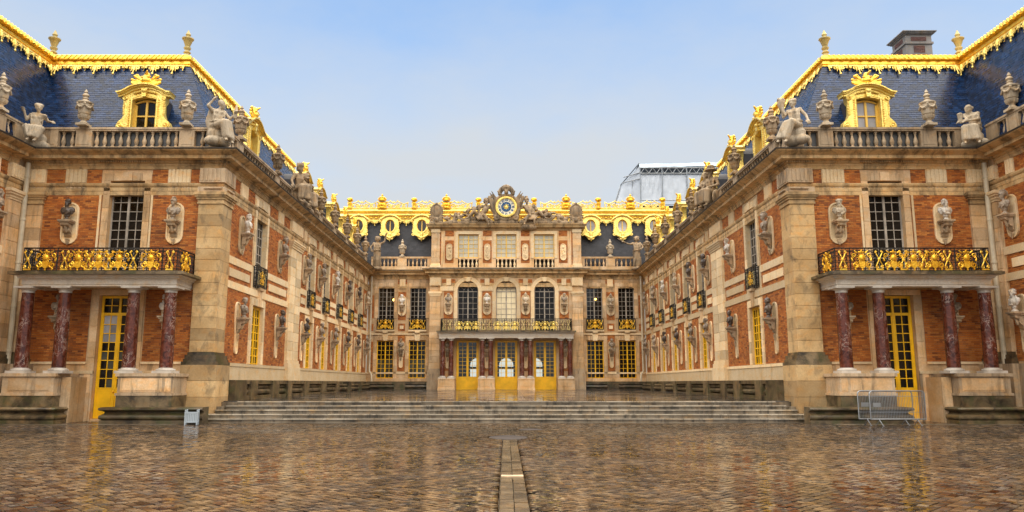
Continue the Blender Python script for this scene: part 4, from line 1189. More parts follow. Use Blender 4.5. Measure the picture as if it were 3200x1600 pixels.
def central():
    b = empty('palace_centre', (0, 70.3, 1.0), 'central palace front with three yellow doors, arched windows and a clock on its gilded attic', 'palace')
    F, A = Face('front', 1, T_ctr), Face('front', 1, T_av)
    F.kind = A.kind = 'front'
    acc = new_acc(); zg = 1.0
    ops = []
    for s in (-1, 1):
        for c in (10.93, 8.03): ops += [(s*c-.73, s*c+.73, 6.35, 10.28), (s*c-.76, s*c+.76, 2.0, 5.42)]
    for x0, x1 in ((-12.58, -6.85), (6.85, 12.58)):
        m = MB(T_ctr); wall(m, x0, x1, zg-.3, 11.4, ops); part('front_wall', m, STONE, b)
    AC = (-3.45, 0, 3.45)
    ops = [(c-.92, c+.92, 6.1, 10.68) for c in AC] + [(c-1.0, c+1.0, .9, 5.36) for c in AC]
    m = MB(T_av); wall(m, -6.9, 6.9, zg-.3, 11.4, ops, .6)
    for c in AC:
        a = arc(c, 9.76, .92, 90, 180, 8); m.prism(a + [(c-.92, 10.7), (c, 10.7)], -.6, -.002)
        a = arc(c, 9.76, .92, 90, 0, 8); m.prism(a + [(c+.92, 10.7), (c, 10.7)], -.6, -.002)
    for s in (-1, 1): m.T = None; m.add([(s*6.9,69.3,zg-.3),(s*6.9,70.4,zg-.3),(s*6.9,70.4,11.4),(s*6.9,69.3,11.4)], [(0,1,2,3)])
    part('projecting_wall', m, STONE, b)
    # rooms behind: dark above; below, a vestibule that opens on daylight at the far side
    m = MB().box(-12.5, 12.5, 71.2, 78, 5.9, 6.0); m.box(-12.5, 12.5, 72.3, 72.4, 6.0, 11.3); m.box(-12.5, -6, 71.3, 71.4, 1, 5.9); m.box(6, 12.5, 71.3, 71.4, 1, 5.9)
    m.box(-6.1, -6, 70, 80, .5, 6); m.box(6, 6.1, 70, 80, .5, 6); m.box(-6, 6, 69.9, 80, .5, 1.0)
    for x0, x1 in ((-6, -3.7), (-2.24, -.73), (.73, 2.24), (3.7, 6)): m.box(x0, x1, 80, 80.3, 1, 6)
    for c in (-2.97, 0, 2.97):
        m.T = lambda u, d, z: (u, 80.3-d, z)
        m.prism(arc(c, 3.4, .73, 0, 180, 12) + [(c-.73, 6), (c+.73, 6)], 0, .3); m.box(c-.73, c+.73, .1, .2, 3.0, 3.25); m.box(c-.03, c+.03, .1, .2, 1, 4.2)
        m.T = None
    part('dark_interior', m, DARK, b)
    for c in (-2.97, 0, 2.97):
        part('far_window', MB().box(c-.8, c+.8, 80.5, 80.55, 1.9, 4.2), DAY, b)
    # ---- side bays
    tri = MB(); sc = MB(T_ctr)
    for s in (-1, 1):
        c = s*9.48
        bricks(b, F, c-.36, c+.36, 7.22, 9.80, acc, 60 if s < 0 else 120); bricks(b, F, c-.32, c+.32, 6.24, 6.92, acc); bricks(b, F, c-.33, c+.33, 2.65, 5.86, acc)
        part('stone_tablet', MB(T_ctr).brick(c-.18, c+.18, .06, 6.42, 6.74, .3), STONE_W, b)
        bricks(b, F, c-.42, c-.27, 10.3, 10.97, acc); bricks(b, F, c+.27, c+.42, 10.3, 10.97, acc); triglyph(b, F, c-.26, c+.26, 10.3, 10.97)
        bricks(b, F, min(s*12.03, s*12.2), max(s*12.03, s*12.2), 7.4, 9.5, acc); bricks(b, F, min(s*12.03, s*12.2), max(s*12.03, s*12.2), 2.65, 5.3, acc)
        bricks(b, F, min(s*12.03, s*12.22), max(s*12.03, s*12.22), 6.25, 6.9, acc)
        niche(b, F, c, 8.62, False, ('centre', 'side', 'upper', s)); niche(b, F, c, 4.62, True, ('centre', 'side', 'lower', s))
        for x0, x1 in ((6.9, 12.55),):
            a, e = min(s*x0, s*x1), max(s*x0, s*x1)
            strips('string_course', F, [(a, e, 0, .09, 5.9, 6.05), (a, e, 0, .05, 2.42, 2.55)], STONE_W, b)
        for x in (10.93, 8.03):
            x *= s
            surround(b, F, x, 1.46, 7.4, 10.28, .30, .05)
            surround(b, F, x, 1.52, 2.0, 5.42, .30, .05)
            strips('window_sill', F, [(x-.82, x+.82, 0, .2, 6.2, 6.34)], STONE_W, b); strips('bracket', F, [(x-.22, x+.22, 0, .26, 6.08, 6.195)], STONE_W, b); part('keystone', MB(T_ctr).prism([(x-.2,5.38),(x+.2,5.38),(x+.26,5.9),(x-.26,5.9)], 0, .14), STONE_W, b)
            glazing(b, F, 'window', x, 1.46, 6.36, 10.27, -.22, 4, 9, WHITE_P, (lambda i, j: CLEAR if j > 4 else GLASS) if x in (-10.93, 8.03) else (lambda i, j: GLASS), bar=.03)
            glazing(b, F, 'yellow_window', x, 1.52, 2.02, 5.40, -.18, 4, 8, YELLOW, lambda i, j: (GLASS_G if j < 4 and s < 0 else GLASS), bar=.03)
            r = railing(b, F, [(x-.74, .02), (x-.74, .18), (x+.74, .18), (x+.74, .02)], 6.38, 7.36, 'window_railing')
            place('gilded_sun_ornament', ORN, GOLD_B, r, F.M(x, .21, 6.40))
            for k in (-.55, .55): place('gilded_trophy_ornament', XORN, GOLD, r, F.M(x+k, .21, 6.38))
        # base: pale plinth, then dark moulded plinth on the terrace
        a, e = min(s*6.9, s*12.55), max(s*6.9, s*12.55)
        m = MB(T_ctr).box(a, e, 0, .12, 1.74, 2.02); part('plinth', m, STONE, b)
        m = MB(T_ctr).box(a, e, 0, .25, 1.0, 1.72); m.box(a, e, 0, .5, 1.5, 1.66); m.box(s*9.5-.5, s*9.5+.5, 0, .55, 1.0, 1.68); m.tube([(a, .35, 1.3), (e, .35, 1.3)], .13, 8); part('terrace_plinth', m, STONE_D, b)
    # ---- projecting centre
    for x in (-5.19, -1.73, 1.73, 5.19):
        bricks(b, A, x-.42, x+.42, 7.3, 9.74, acc); niche(b, A, x, 8.62, False, ('centre', 'middle', 'upper', x))
        bricks(b, A, x-.42, x+.42, 2.65, 5.6, acc); niche(b, A, x, 4.55, True, ('centre', 'middle', 'lower', x))
        for e0, e1 in ((-.62, -.22), (.22, .62)): bricks(b, A, x+e0, x+e1, 10.3, 10.85, acc)
        triglyph(b, A, x-.21, x+.21, 10.3, 10.9)
    for c in AC:
        m = MB(T_av); m.band(arc(c, 9.76, .94, 0, 180, 18), arc(c, 9.76, 1.22, 0, 180, 18), 0, .07); m.band(arc(c, 9.76, 1.20, 0, 180, 18), arc(c, 9.76, 1.28, 0, 180, 18), 0, .11)
        for sx in (-1, 1): m.box(min(c+sx*.94, c+sx*1.24), max(c+sx*.94, c+sx*1.24), 0, .06, 6.1, 9.76)
        m.prism([(c-.14,10.62),(c+.14,10.62),(c+.26,11.0),(c-.26,11.0)], 0, .22); part('arch_surround', m, STONE_W, b)
        gl = (lambda i, j: BLIND) if c == 0 else (lambda i, j: GLASS)
        glazing(b, A, 'arched_window', c, 1.84, 6.12, 10.67, -.28, 4, 7, WHITE_P, gl, arch=True, bar=.03)
        glazing(b, A, 'door', c, 1.98, 1.0, 5.34, -.3, 4, 9, YELLOW, lambda i, j: CLEAR, panel=.95, fr=.16, bar=.03, handle=True)
    strips('impost_band', A, [(a, e, 0, .06, 9.8, 10.2) for a, e in ((-5.95, -4.75), (-2.2, -1.26), (1.26, 2.2), (4.75, 5.95))], STONE_W, b)
    for s in (-1, 1):
        a, e = min(s*5.92, s*6.86), max(s*5.92, s*6.86)
        pile(b, A, a, e, 2.85, 9.32, .14, 12, STONE)
        m = MB(T_av)
        for z_, x, hh in ((2.70,.04,.16),(2.4,.1,.3)): m.box(a-x, e+x, -.2, .14+x, z_, z_+hh)
        part('pier_base', m, STONE_G, b); m = MB(T_av)
        for z_, x, hh in ((9.32,.03,.12),(9.44,.08,.12),(9.56,.13,.14)): m.box(a-x, e+x, -.2, .14+x, z_, z_+hh)
        part('pier_capital', m, STONE_W, b); m = MB(T_av)
        m.box(a-.02, e+.02, -.2, .16, 10.25, 10.98)
        for i in range(4): m.box(a+.1+.2*i, a+.22+.2*i, .16, .19, 10.3, 10.92)
        part('pier_frieze', m, STONE_W, b)
        m = MB(T_av).box(a-.15, e+.15, -.6, .3, 1.0, 2.4); part('pier_plinth', m, STONE_G, b)
    # ---- porch of eight columns
    f = .9855; py = 68.3
    for s in (-1, 1):
        for u in (5.66, 4.90, 2.13, 1.38): column(b, s*u*f, py, 2.2, 5.28, .215, 5.5, 1.98)
        for u in (5.28, 1.755):
            m = MB(); c = s*u*f
            m.box(c-.72, c+.72, 67.95, 69.3, 1.0, 1.9); m.box(c-.76, c+.76, 67.91, 69.3, 1.9, 1.985); m.box(c-.76, c+.76, 67.91, 69.3, 1.0, 1.2); m.box(c-.55, c+.55, 67.93, 67.95, 1.3, 1.8)
            part('pedestal', m, STONE, b)
    m = MB().sweep([(-5.86, 69.28), (-5.86, 68.06), (5.86, 68.06), (5.86, 69.28)], [(-.5,5.5),(0,5.5),(.02,5.62),(.05,5.70),(.08,5.86),(.18,5.92),(.2,6.0),(-.5,6.0)], 1); m.box(-5.8, 5.8, 68.1, 69.28, 5.7, 5.98)
    part('balcony_entablature', m, PORCH, b)
    part('balcony_slab', MB().box(-6.1, 6.1, 67.75, 69.28, 6.0, 6.12), STONE_D, b)
    r = railing(b, A, [(-5.72, .02), (-5.72, 1.36), (5.72, 1.36), (5.72, .02)], 6.14, 7.16)
    for c in AC:
        for k in (-.74, 0, .74): place('gilded_sun_ornament', ORN, GOLD_P, r, A.M(c*.985+k, 1.4, 6.15) @ Matrix.Diagonal((.82, 1, .9, 1)))
    for x in (-5.45, -4.95, -2.0, -1.5, 1.5, 2.0, 4.95, 5.45): place('gilded_trophy_ornament', XORN, GOLDST, r, A.M(x, 1.4, 6.15))
    # ---- entablature, breaking forward over the centre
    P = [(-12.6, 70.3), (-6.88, 70.3), (-6.88, 69.3), (6.88, 69.3), (6.88, 70.3), (12.6, 70.3)]
    m = MB()
    for pr in (CORN, ARCHI): m.sweep(P, [(o*.8-(.2 if i in (0, len(pr)-1) else 0), z+(.0 if pr is CORN else .35)) for i, (o, z) in enumerate(pr)], 1)
    part('cornice', m, STONE_C, b)
    m = MB().sweep(P, [(-.5,11.70),(.66,11.70),(.68,11.745),(-.5,11.85)], 1); part('lead_gutter', m, plainlead, b)
    for s in (-1, 1):
        a, e = min(s*6.9, s*12.4), max(s*6.9, s*12.4)
        balustrade(b, F, (a, e), [(s*9.58-.42, s*9.58+.42)] + ([(a, a+.3), (e-.35, e)] ), z=12.0, pitch=.33, mat=STONE, ends=(0, 0))
    # ---- attic
    B = Face('front', 1, lambda u, d, z: (u, 69.5-d, z)); z0 = 11.75
    ops = [(c-.94, c+.94, 12.83, 15.02) for c in AC] + [(c-.94, c+.94, 11.95, 12.72) for c in AC]
    m = MB(B.T); wall(m, -6.82, 6.82, z0, 15.6, ops, .4); m.T = None
    for s in (-1, 1): m.add([(s*6.82,69.5,z0),(s*6.82,72.5,z0),(s*6.82,72.5,15.6),(s*6.82,69.5,15.6)], [(0,1,2,3)])
    m.add([(-6.82,69.5,15.6),(6.82,69.5,15.6),(6.82,72.5,15.6),(-6.82,72.5,15.6)], [(0,1,2,3)])
    part('attic_wall', m, STONE, b)
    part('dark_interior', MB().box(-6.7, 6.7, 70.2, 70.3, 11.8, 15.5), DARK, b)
    m = MB(B.T).box(-7.0, 7.0, 0, .22, z0, 11.94); m.box(-6.9, 6.9, 0, .06, 12.0, 12.12) if False else None
    part('attic_base', m, STONE_G, b)
    for x in (-5.18, -1.73, 1.73, 5.18):
        bricks(b, B, x-.40, x+.40, 12.36, 14.45, acc); bricks(b, B, x-.40, x+.40, 14.83, 15.36, acc)
        k = MB(lambda u, d, z: (u, -d, z))
        o = lambda e: [(-.27+e, .35), (-.27+e, -.62)] + arc(0, -.62, .27-e, 180, 360, 8) + [(.27-e, .35)] + [(p, q) for p, q in arc(0, .35, .27-e, 0, 180, 8)]
        k.prism(o(0), 0, .05); k.band(o(.05), o(0), .05, .08, True)
        rr = random.Random(int(x*10))
        k.ball((0, .08, .3), (.12,.06,.13)); 
        for i in range(16): k.ball((rr.uniform(-.13, .13), .07, rr.uniform(-.72, .2)), (.05, .035, .08), 6, 4)
        k.cap((-.12,.08,-.6), (.12,.09,.1), .03); k.cap((.12,.08,-.6), (-.12,.09,.1), .03)
        part('carved_plaque', k, STONE_W, b, True, Matrix.Translation((x, 69.47, 13.5)) @ Matrix.Scale(1.02, 4))
    for s in (-1, 1):
        bricks(b, B, min(s*5.93, s*6.03), max(s*5.93, s*6.03), 12.2, 15.3, acc)
        a, e = min(s*6.06, s*6.80), max(s*6.06, s*6.80)
        pile(b, B, a, e, 12.3, 15.1, .12, 5, STONE); 
        m = MB(B.T)
        for z_, x, hh in ((11.95,.1,.2),(12.15,.05,.15)): m.box(a-x, e+x, 0, .12+x, z_, z_+hh)
        part('attic_pilaster_base', m, STONE_W, b); m = MB(B.T)
        for z_, x, hh in ((15.1,.03,.08),(15.18,.07,.1),(15.28,.04,.2)): m.box(a-x, e+x, 0, .12+x, z_, z_+hh)
        part('attic_pilaster_capital', m, STONE_W, b)
    for c in AC:
        q = MB(B.T); q.band([(c-.93,12.8),(c-.93,15.02),(c+.93,15.02),(c+.93,12.8)], [(c-1.2,12.8),(c-1.2,15.3),(c+1.2,15.3),(c+1.2,12.8)], 0, .06); part('window_surround', q, STONE_W, b)
        glazing(b, B, 'attic_window', c, 1.87, 12.84, 15.0, -.15, 4, 5, OCHRE, lambda i, j: BLIND_G, bar=.035)
        part('dark_recess', MB(B.T).box(c-.94, c+.94, -.38, -.36, 11.95, 12.72), DARK, b)
        for i in range(5): place('baluster', BAL, STONE_W, b, B.M(c-.94+.188+.376*i, -.08, 11.97) @ Matrix.Diagonal((1.15, 1.15, 1.0, 1)))
    m = MB().sweep([(-6.85, 72.3), (-6.85, 69.5), (6.85, 69.5), (6.85, 72.3)], [(-.2,15.35),(.05,15.36),(.08,15.5),(.2,15.56),(.34,15.62),(.38,15.76),(.46,15.86),(.46,15.93),(-.2,15.96)], 1)
    part('attic_cornice', m, STONE_C, b)
    part('attic_roof', MB().box(-6.6, 6.6, 69.7, 72.3, 15.6, 15.97), STONE_G, b)
    # ---- slate roof, gilded entablature, oval dormers, cresting
    for s in (-1, 1):
        slates(b, [(s*6.6, 71.0, 11.9), (s*17.5, 71.0, 11.9), (s*17.5, 71.65, 17.0), (s*6.6, 71.65, 17.0)], m=SLATE_D, w=.3, ex=.2)
    part('roof_deck', MB().box(-17.5, 17.5, 71.75, 80, 12, 17.6), SLATE_D, b)
    m = MB().sweep([(-17.5, 71.5), (17.5, 71.5)], [(-.3,16.62),(.12,16.62),(.16,16.78),(.12,16.85),(.14,17.02),(.28,17.1),(.34,17.2),(.30,17.26),(.06,17.28),(.06,17.42),(.24,17.48),(.34,17.58),(.32,17.66),(.20,17.70),(.16,17.82),(-.3,17.84)], 1)
    ge = part('gilded_cornice', m, GOLD_P, b, True, angle=25)
    k = MB(); x = -17.3
    while x < 17.3:
        k.ball((x, 71.32, 16.95), (.16, .08, .08), 6, 4); k.ball((x+.23, 71.3, 17.0), (.06,.06,.06), 6, 4)
        x += .46
    part('leaf_beading', k, GOLD, ge, True, kind='stuff')
    oval = lambda rx, rz, n=28: [(rx*math.cos(2*math.pi*i/n), rz*math.sin(2*math.pi*i/n)) for i in range(n)]
    om = MB(lambda u, d, z: (u, -d, z))
    n = 28; out = []
    for i in range(n):
        a = 360*i/n; rx, rz = .84, 1.05
        if 200 < a < 340: rx, rz = 1.02, 1.12 + (.22 if 255 < a < 285 else 0)
        out.append((rx*math.cos(R(a)), rz*math.sin(R(a))))
    om.band(oval(.46, .60), out, -.1, .12, True); om.band(oval(.46, .60), oval(.57, .72), .12, .2, True)
    for s in (-1, 1):
        for i in range(8): om.ball((s*(.80+.05*math.sin(i)), .1, .75-.17*i), (.08,.07,.07), 6, 4)
        om.tube(spiral(s*.80, -.82, .17, 1.4, .13, R(90), s, 12, .2), .06, 5)
        om.cap((s*.2,.14,-1.1), (s*.6,.14,-.9), .10, .07, 6)
        om.tube([(s*.05,.2,1.02),(s*.45,.2,.93),(s*.82,.18,.68),(s*1.0,.16,.55)], [.1,.1,.09,.07], 6)
    om.ball((0,.15,-1.15), (.15,.1,.2)); om.cap((0,.12,-1.2), (0,.12,-1.48), .1, .03, 6); om.ball((0,.22,1.02), (.15,.1,.14)); om.ball((0,.16,-.85), (.16,.08,.14))
    OV = mesh_from(om, 'oval_dormer', True, 35)
    om = MB(lambda u, d, z: (u, -d, z)).prism(oval(.5, .63), -.08, -.05); OVG = mesh_from(om, 'pane')
    om = MB(lambda u, d, z: (u, -d, z)).box(-.045, .045, -.05, .02, -.6, .6); om.band(oval(.40,.54), oval(.47,.61), -.05, .0, True); OVB = mesh_from(om, 'window_frame')
    for s in (-1, 1):
        for x in (7.9, 10.87, 13.84):
            M = Matrix.Translation((s*x, 71.12, 16.1)) @ Matrix.Rotation(R(-5), 4, 'X')
            o = place('oval_dormer', OV, GOLD_P, b, M); place('pane', OVG, GLASS if s < 0 else GLASS_C, o, M); place('window_frame', OVB, OCHRE, o, M)
        for x in (6.4, 9.38, 12.35, 15.3):
            place('gilded_pendant', LACE, GOLD_P, ge, Matrix.Translation((s*x, 71.33, 16.66)) @ Matrix.Rotation(R(-7), 4, 'X') @ Matrix.Diagonal((1.2, 1, 1.0, 1)))
    cm = MB()          # one bay of pierced cresting, 3.03 m
    for s in (-1, 1):
        cm.tube([(s*1.35, 0, .62), (s*1.1, 0, .50), (s*.85, 0, .48), (s*.6, 0, .58), (s*.35, 0, .72), (s*.15, 0, .60), (0, 0, .55)], .055, 5)
        cm.tube(spiral(s*.95, .27, .2, 1.5, 0, R(60), s, 14, .15), .062, 5); cm.tube(spiral(s*.45, .3, .22, 1.4, 0, R(-100), -s, 14, .15), .062, 5)
        cm.tube(spiral(s*.16, .28, .13, 1.2, 0, R(100), s, 10, .2), .05, 5)
        cm.cap((s*1.25,0,.02), (s*1.32,0,.6), .05, .055, 5); cm.ball((s*.35,0,.78), .06, 6, 4); cm.cap((s*.2,0,.1), (s*.7,0,.42), .075, .05, 5)
    cm.box(-1.515, 1.515, -.06, .06, 0, .12); cm.ball((0,0,.66), (.07,.05,.1), 6, 5)
    CM = mesh_from(cm, 'gilded_cresting', True)
    vm = MB().box(-.2,.2,-.12,.12,0,.1); vm.lathe([(.16,.1),(.12,.3),(.17,.5),(.13,.58),(.2,.72)], n=10); 
    for i in range(9):
        a = 2*math.pi*i/9; vm.ball((.18*math.cos(a), .15*math.sin(a), .80+.05*(i % 3)), .12, 6, 5)
    vm.ball((0,0,.93), .15, 7, 5); VM = mesh_from(vm, 'gilded_flower_vase', True)
    xm = MB().box(-.42,.42,-.15,.12,0,.08); xm.ball((0,-.05,.34), (.40,.14,.33), 12, 8); xm.ball((0,-.16,.38), (.15,.1,.18)); xm.ball((0,-.12,.1), (.3,.12,.12))
    for s in (-1, 1):
        xm.cap((s*.3,-.05,.52), (s*.47,-.05,.66), .09, .05); xm.cap((s*.35,-.05,.12), (s*.46,-.05,.36), .08, .05); xm.tube([(s*.3,0,.74),(s*.36,0,.95),(s*.2,0,1.1),(0,0,1.2)], [.05,.06,.05,.04], 6)
        xm.ball((s*.34,0,.92), .08, 6, 4)
    xm.lathe([(.33,.70),(.36,.78),(.28,.80),(.26,.98),(.3,1.04),(.15,1.14),(.08,1.22),(.1,1.3),(.02,1.42)], n=10); XM = mesh_from(xm, 'gilded_crown_shield', True)
    x = -15.15+.005
    for i in range(10):
        place('gilded_cresting', CM, GOLD_P, ge, Matrix.Translation((-13.33+3.03*i - .30, 71.35, 17.82)))
    for i, x in enumerate(range(-5, 6)):
        X = x*3.03 + (-.0) ; Xc = X + .4*0
        if x % 2 == 0: place('gilded_crown_shield', XM, GOLD_B, ge, Matrix.Translation((X+.3*0 - .0 + (.41 if x < 0 else -.41 if x > 0 else 0), 71.3, 17.82)))
        else: place('gilded_flower_vase', VM, GOLD_B, ge, Matrix.Translation((X + (.41 if x < 0 else -.41), 71.3, 17.82)))
    flush(acc, b)
    return b
CENTRE = central()

def outer(s):
    F = Face('outer', s)
    b = empty('flanking_wing', (s*21.4, 30, 0), ['', 'sliver of brick palace range at the frame edge beside the barrier wing', 'sliver of brick palace range at the frame edge beside the planter wing'][s], 'palace wing', 'ranges at the frame edges')
    acc = new_acc()
    m = MB(F.T); wall(m, 20, 33.42, 0, 11.4, [(27.0, 28.7, 6.2, 10.4), (27, 28.7, .1, 5.4)]); part('court_wall', m, STONE, b)
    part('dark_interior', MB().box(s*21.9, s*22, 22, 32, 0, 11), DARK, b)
    y0 = 32.25 if s < 0 else 32.7
    pile(b, F, y0, y0+.98, 2.9, 9.38, .13, 11, STONE)
    for nm, L in (('pier_capital', ((9.38,.03,.10),(9.48,.07,.12),(9.60,.13,.10),(9.70,.18,.14))), ('pier_base', ((2.78,.03,.12),(2.62,.1,.16),(2.40,.15,.22)))):
        m = MB(F.T)
        for z_, x, hh in L: m.box(y0-x, y0+.98+x, 0, .13+x, z_, z_+hh)
        part(nm, m, STONE_W if nm == 'pier_capital' else STONE_D, b)
    m = MB(F.T)
    m.box(y0-.04, 33.4, 0, .15, 10.36, 10.98)
    for i in range(4): m.box(y0+.1+.2*i, y0+.22+.2*i, .15, .18, 10.42, 10.93)
    part('pier_frieze', m, STONE_W, b)
    part('pier_plinth', MB(F.T).box(y0-.25, 33.4, 0, .35, 0, 2.4), STONE_G, b)
    part('bench_moulding', MB().sweep([(s*21.3, 25), (s*21.3, 31.9)], [(-.2,0),(.5,0),(.5,.14),(.55,.25),(.42,.38),(.52,.52),(.5,.64),(-.2,.66)], -s), STONE_D, b, True)
    part('plinth', MB(F.T).box(20, y0-.25, 0, .1, 0, 2.4), STONE_G, b)
    e = y0-.12
    bricks(b, F, 29.2, e, 2.5, 5.86, acc); bricks(b, F, 29.2, e, 6.22, 6.98, acc); bricks(b, F, 29.2, e, 7.34, 9.8, acc); bricks(b, F, e-.55, e-.02, 10.36, 10.97, acc); bricks(b, F, 29.2, e-1.1, 10.36, 10.97, acc)
    triglyph(b, F, e-1.08, e-.57)
    strips('string_course', F, [(20, e+.1, 0, .055, z0, z1) for z0, z1 in ((5.87, 6.2), (6.99, 7.33))], STONE_W, b); part('stone_tablet', MB(F.T).brick(29.6, e-.35, .065, 6.40, 6.80, .6), STONE_W, b)
    for zs, low in ((8.62, False), (4.5, True)): niche(b, F, 31.9 if s > 0 else 31.3, zs, low, ('edge', s, 'lower' if low else 'upper', 0))
    m = MB(); P = [(s*21.35, 20), (s*21.35, 33.38)]
    for pr in (CORN, STRING, ARCHI): m.sweep([(s*21.35, 20), (s*21.35, 32.62 if pr is CORN else 33.3)], [(o-.25 if i in (0, len(pr)-1) else o, z) for i, (o, z) in enumerate(pr)], -s)
    part('cornice', m, STONE_C, b)
    part('lead_gutter', MB().sweep([(s*21.35, 20), (s*21.35, 32.55)], [(-.4,11.70),(.84,11.70),(.86,11.745),(.80,11.76),(-.4,11.9)], -s), plainlead, b)
    balustrade(b, F, (24, 33.1), [(30.9, 31.7), (32.3, 33.1)])
    zt, ze = 17.35, 11.95
    slates(b, [(s*21.0, 33.75, ze), (s*21.0, 22, ze), (s*22.35, 22, zt), (s*22.35, 36.1, zt)] if False else [(s*21.35, 33.75, ze), (s*21.35, 22, ze), (s*22.35, 22, zt), (s*22.35, 36.1, zt)])
    ridge_trim(b, [(s*22.35, 22), (s*22.35, 36.1)], -s, zt, -math.atan2(1.0, zt-ze))
    dormer(b, Matrix.Translation((s*21.2, 27.2, 12.42)) @ M_face('outer', s) @ Matrix.Diagonal((.93, 1, .93, 1)), GLASS)
    drain = None
    flush(acc, b)
    return b
EDGES = [outer(-1), outer(1)]

# ------------------------------------------------------------------ sculpture
def hand(m, p, d, up, r=.05, k=1.0):
    """palm, four bent fingers of unequal length and a thumb from the side of the palm"""
    p, d, up = Vector(p), Vector(d).normalized(), Vector(up)
    up = (up - d*up.dot(d)).normalized(); sd = d.cross(up)
    m.cap(p, p+d*.08*k, .045*k, .05*k)
    for i, L in enumerate((.085, .10, .092, .07)):
        a = p + d*.09*k + sd*(.054-.036*i)*k
        b = a + (d*.9 - up*.25)*L*.55*k; c = b + (d*.5 - up*.75)*L*.5*k
        m.cap(a, b, .0185*k, .0165*k, 6); m.cap(b, c, .0165*k, .013*k, 6)
    a = p + d*.02*k + sd*.045*k
    m.cap(a, a + (d*.5 + sd*.8)*.05*k, .022*k, .018*k, 6); m.cap(a + (d*.5 + sd*.8)*.05*k, a + (d*1.2 + sd*.6)*.07*k, .018*k, .014*k, 6)

def head(m, c, f, k=1.0, hair='bun', beard=False, tilt=0.0):
    """skull, face and hair; f = where it looks"""
    c, f = Vector(c), Vector(f).normalized(); up = Vector((0, 0, 1)); up = (up - f*up.dot(f)).normalized(); sd = f.cross(up)
    P = lambda a, b, z: tuple(c + (f*a + sd*b + up*z)*k)
    m.ball(P(0,0,.02), (.105*k,.105*k,.125*k), 12, 10); m.cap(P(.03,0,-.02), P(.05,0,-.105), .085*k, .055*k, 10)
    m.cap(P(.10,0,.03), P(.128,0,-.035), .016*k, .024*k, 6); m.cap(P(.085,-.05,.045), P(.085,.05,.045), .022*k)
    m.cap(P(.098,-.025,-.075), P(.098,.025,-.075), .014*k, None, 6); m.ball(P(.08,0,-.125), (.034*k,)*3, 6, 5)
    for s in (-1, 1):
        m.ball(P(.085, s*.042, .012), (.017*k,)*3, 6, 5); m.ball(P(.06, s*.05, -.045), (.035*k,)*3, 6, 5); m.ball(P(0, s*.105, -.01), (.018*k,.022*k,.035*k), 6, 5)
    if hair in ('bun', 'curls', 'laurel', 'wig', 'crown'):
        for i in range(9):
            a = R(-100+25*i)
            m.ball(P(-.01+.0*math.cos(a), .105*math.sin(a), .09+.045*math.cos(a)), (.05*k,)*3, 6, 5)
        m.ball(P(-.055,0,.03), (.11*k,.11*k,.12*k), 10, 8)
    if hair == 'bun': m.ball(P(-.16,0,.03), (.06*k,)*3); m.cap(P(.06,-.07,.095), P(.06,.07,.095), .028*k)
    if hair in ('curls', 'wig'):
        n = 22 if hair == 'wig' else 14; lo = -.26 if hair == 'wig' else -.08
        for i in range(n):
            a = R(70+220*i/(n-1)); z = (.08, -.02, lo*.6, lo)[i % 4]
            m.ball(P(.10*math.cos(a), .125*math.sin(a), z), (.048*k,.048*k,.055*k), 6, 5)
    if hair == 'laurel':
        for i in range(12):
            a = R(30*i); m.cap(P(.10*math.cos(a), .11*math.sin(a), .07), P(.115*math.cos(a+.3), .125*math.sin(a+.3), .105), .026*k, .012*k, 5)
    if hair == 'helmet':
        m.ball(P(-.015,0,.07), (.135*k,.135*k,.125*k), 12, 8)
        m.tube([P(.13,0,.1), P(.06,0,.23), P(-.08,0,.25), P(-.17,0,.15), P(-.2,0,-.02)], [.02*k,.045*k,.055*k,.05*k,.03*k], 7)
        m.cap(P(.14,-.05,.09), P(.14,.05,.09), .022*k)
    if hair == 'crown':
        for i in range(10):
            a = R(36*i); m.cap(P(.11*math.cos(a), .11*math.sin(a), .11), P(.125*math.cos(a), .125*math.sin(a), .25), .034*k, .014*k, 6)
        m.ball(P(0,0,.11), (.12*k,.12*k,.06*k), 12, 6)
    if hair == 'hat':
        m.lathe([(.25*k,0),(.25*k,.03*k),(.14*k,.06*k),(.14*k,.18*k),(.09*k,.22*k)], *P(0,0,.08), 12); m.ball(P(.09,.05,.2), (.06*k,)*3)
    if hair == 'short': m.ball(P(-.03,0,.05), (.11*k,.112*k,.115*k), 10, 8)
    if beard:
        for i in range(8): m.ball(P(.075-.01*(i % 2), -.06+.017*i, -.12-.035*(i % 3)), (.035*k,.035*k,.05*k), 6, 5)

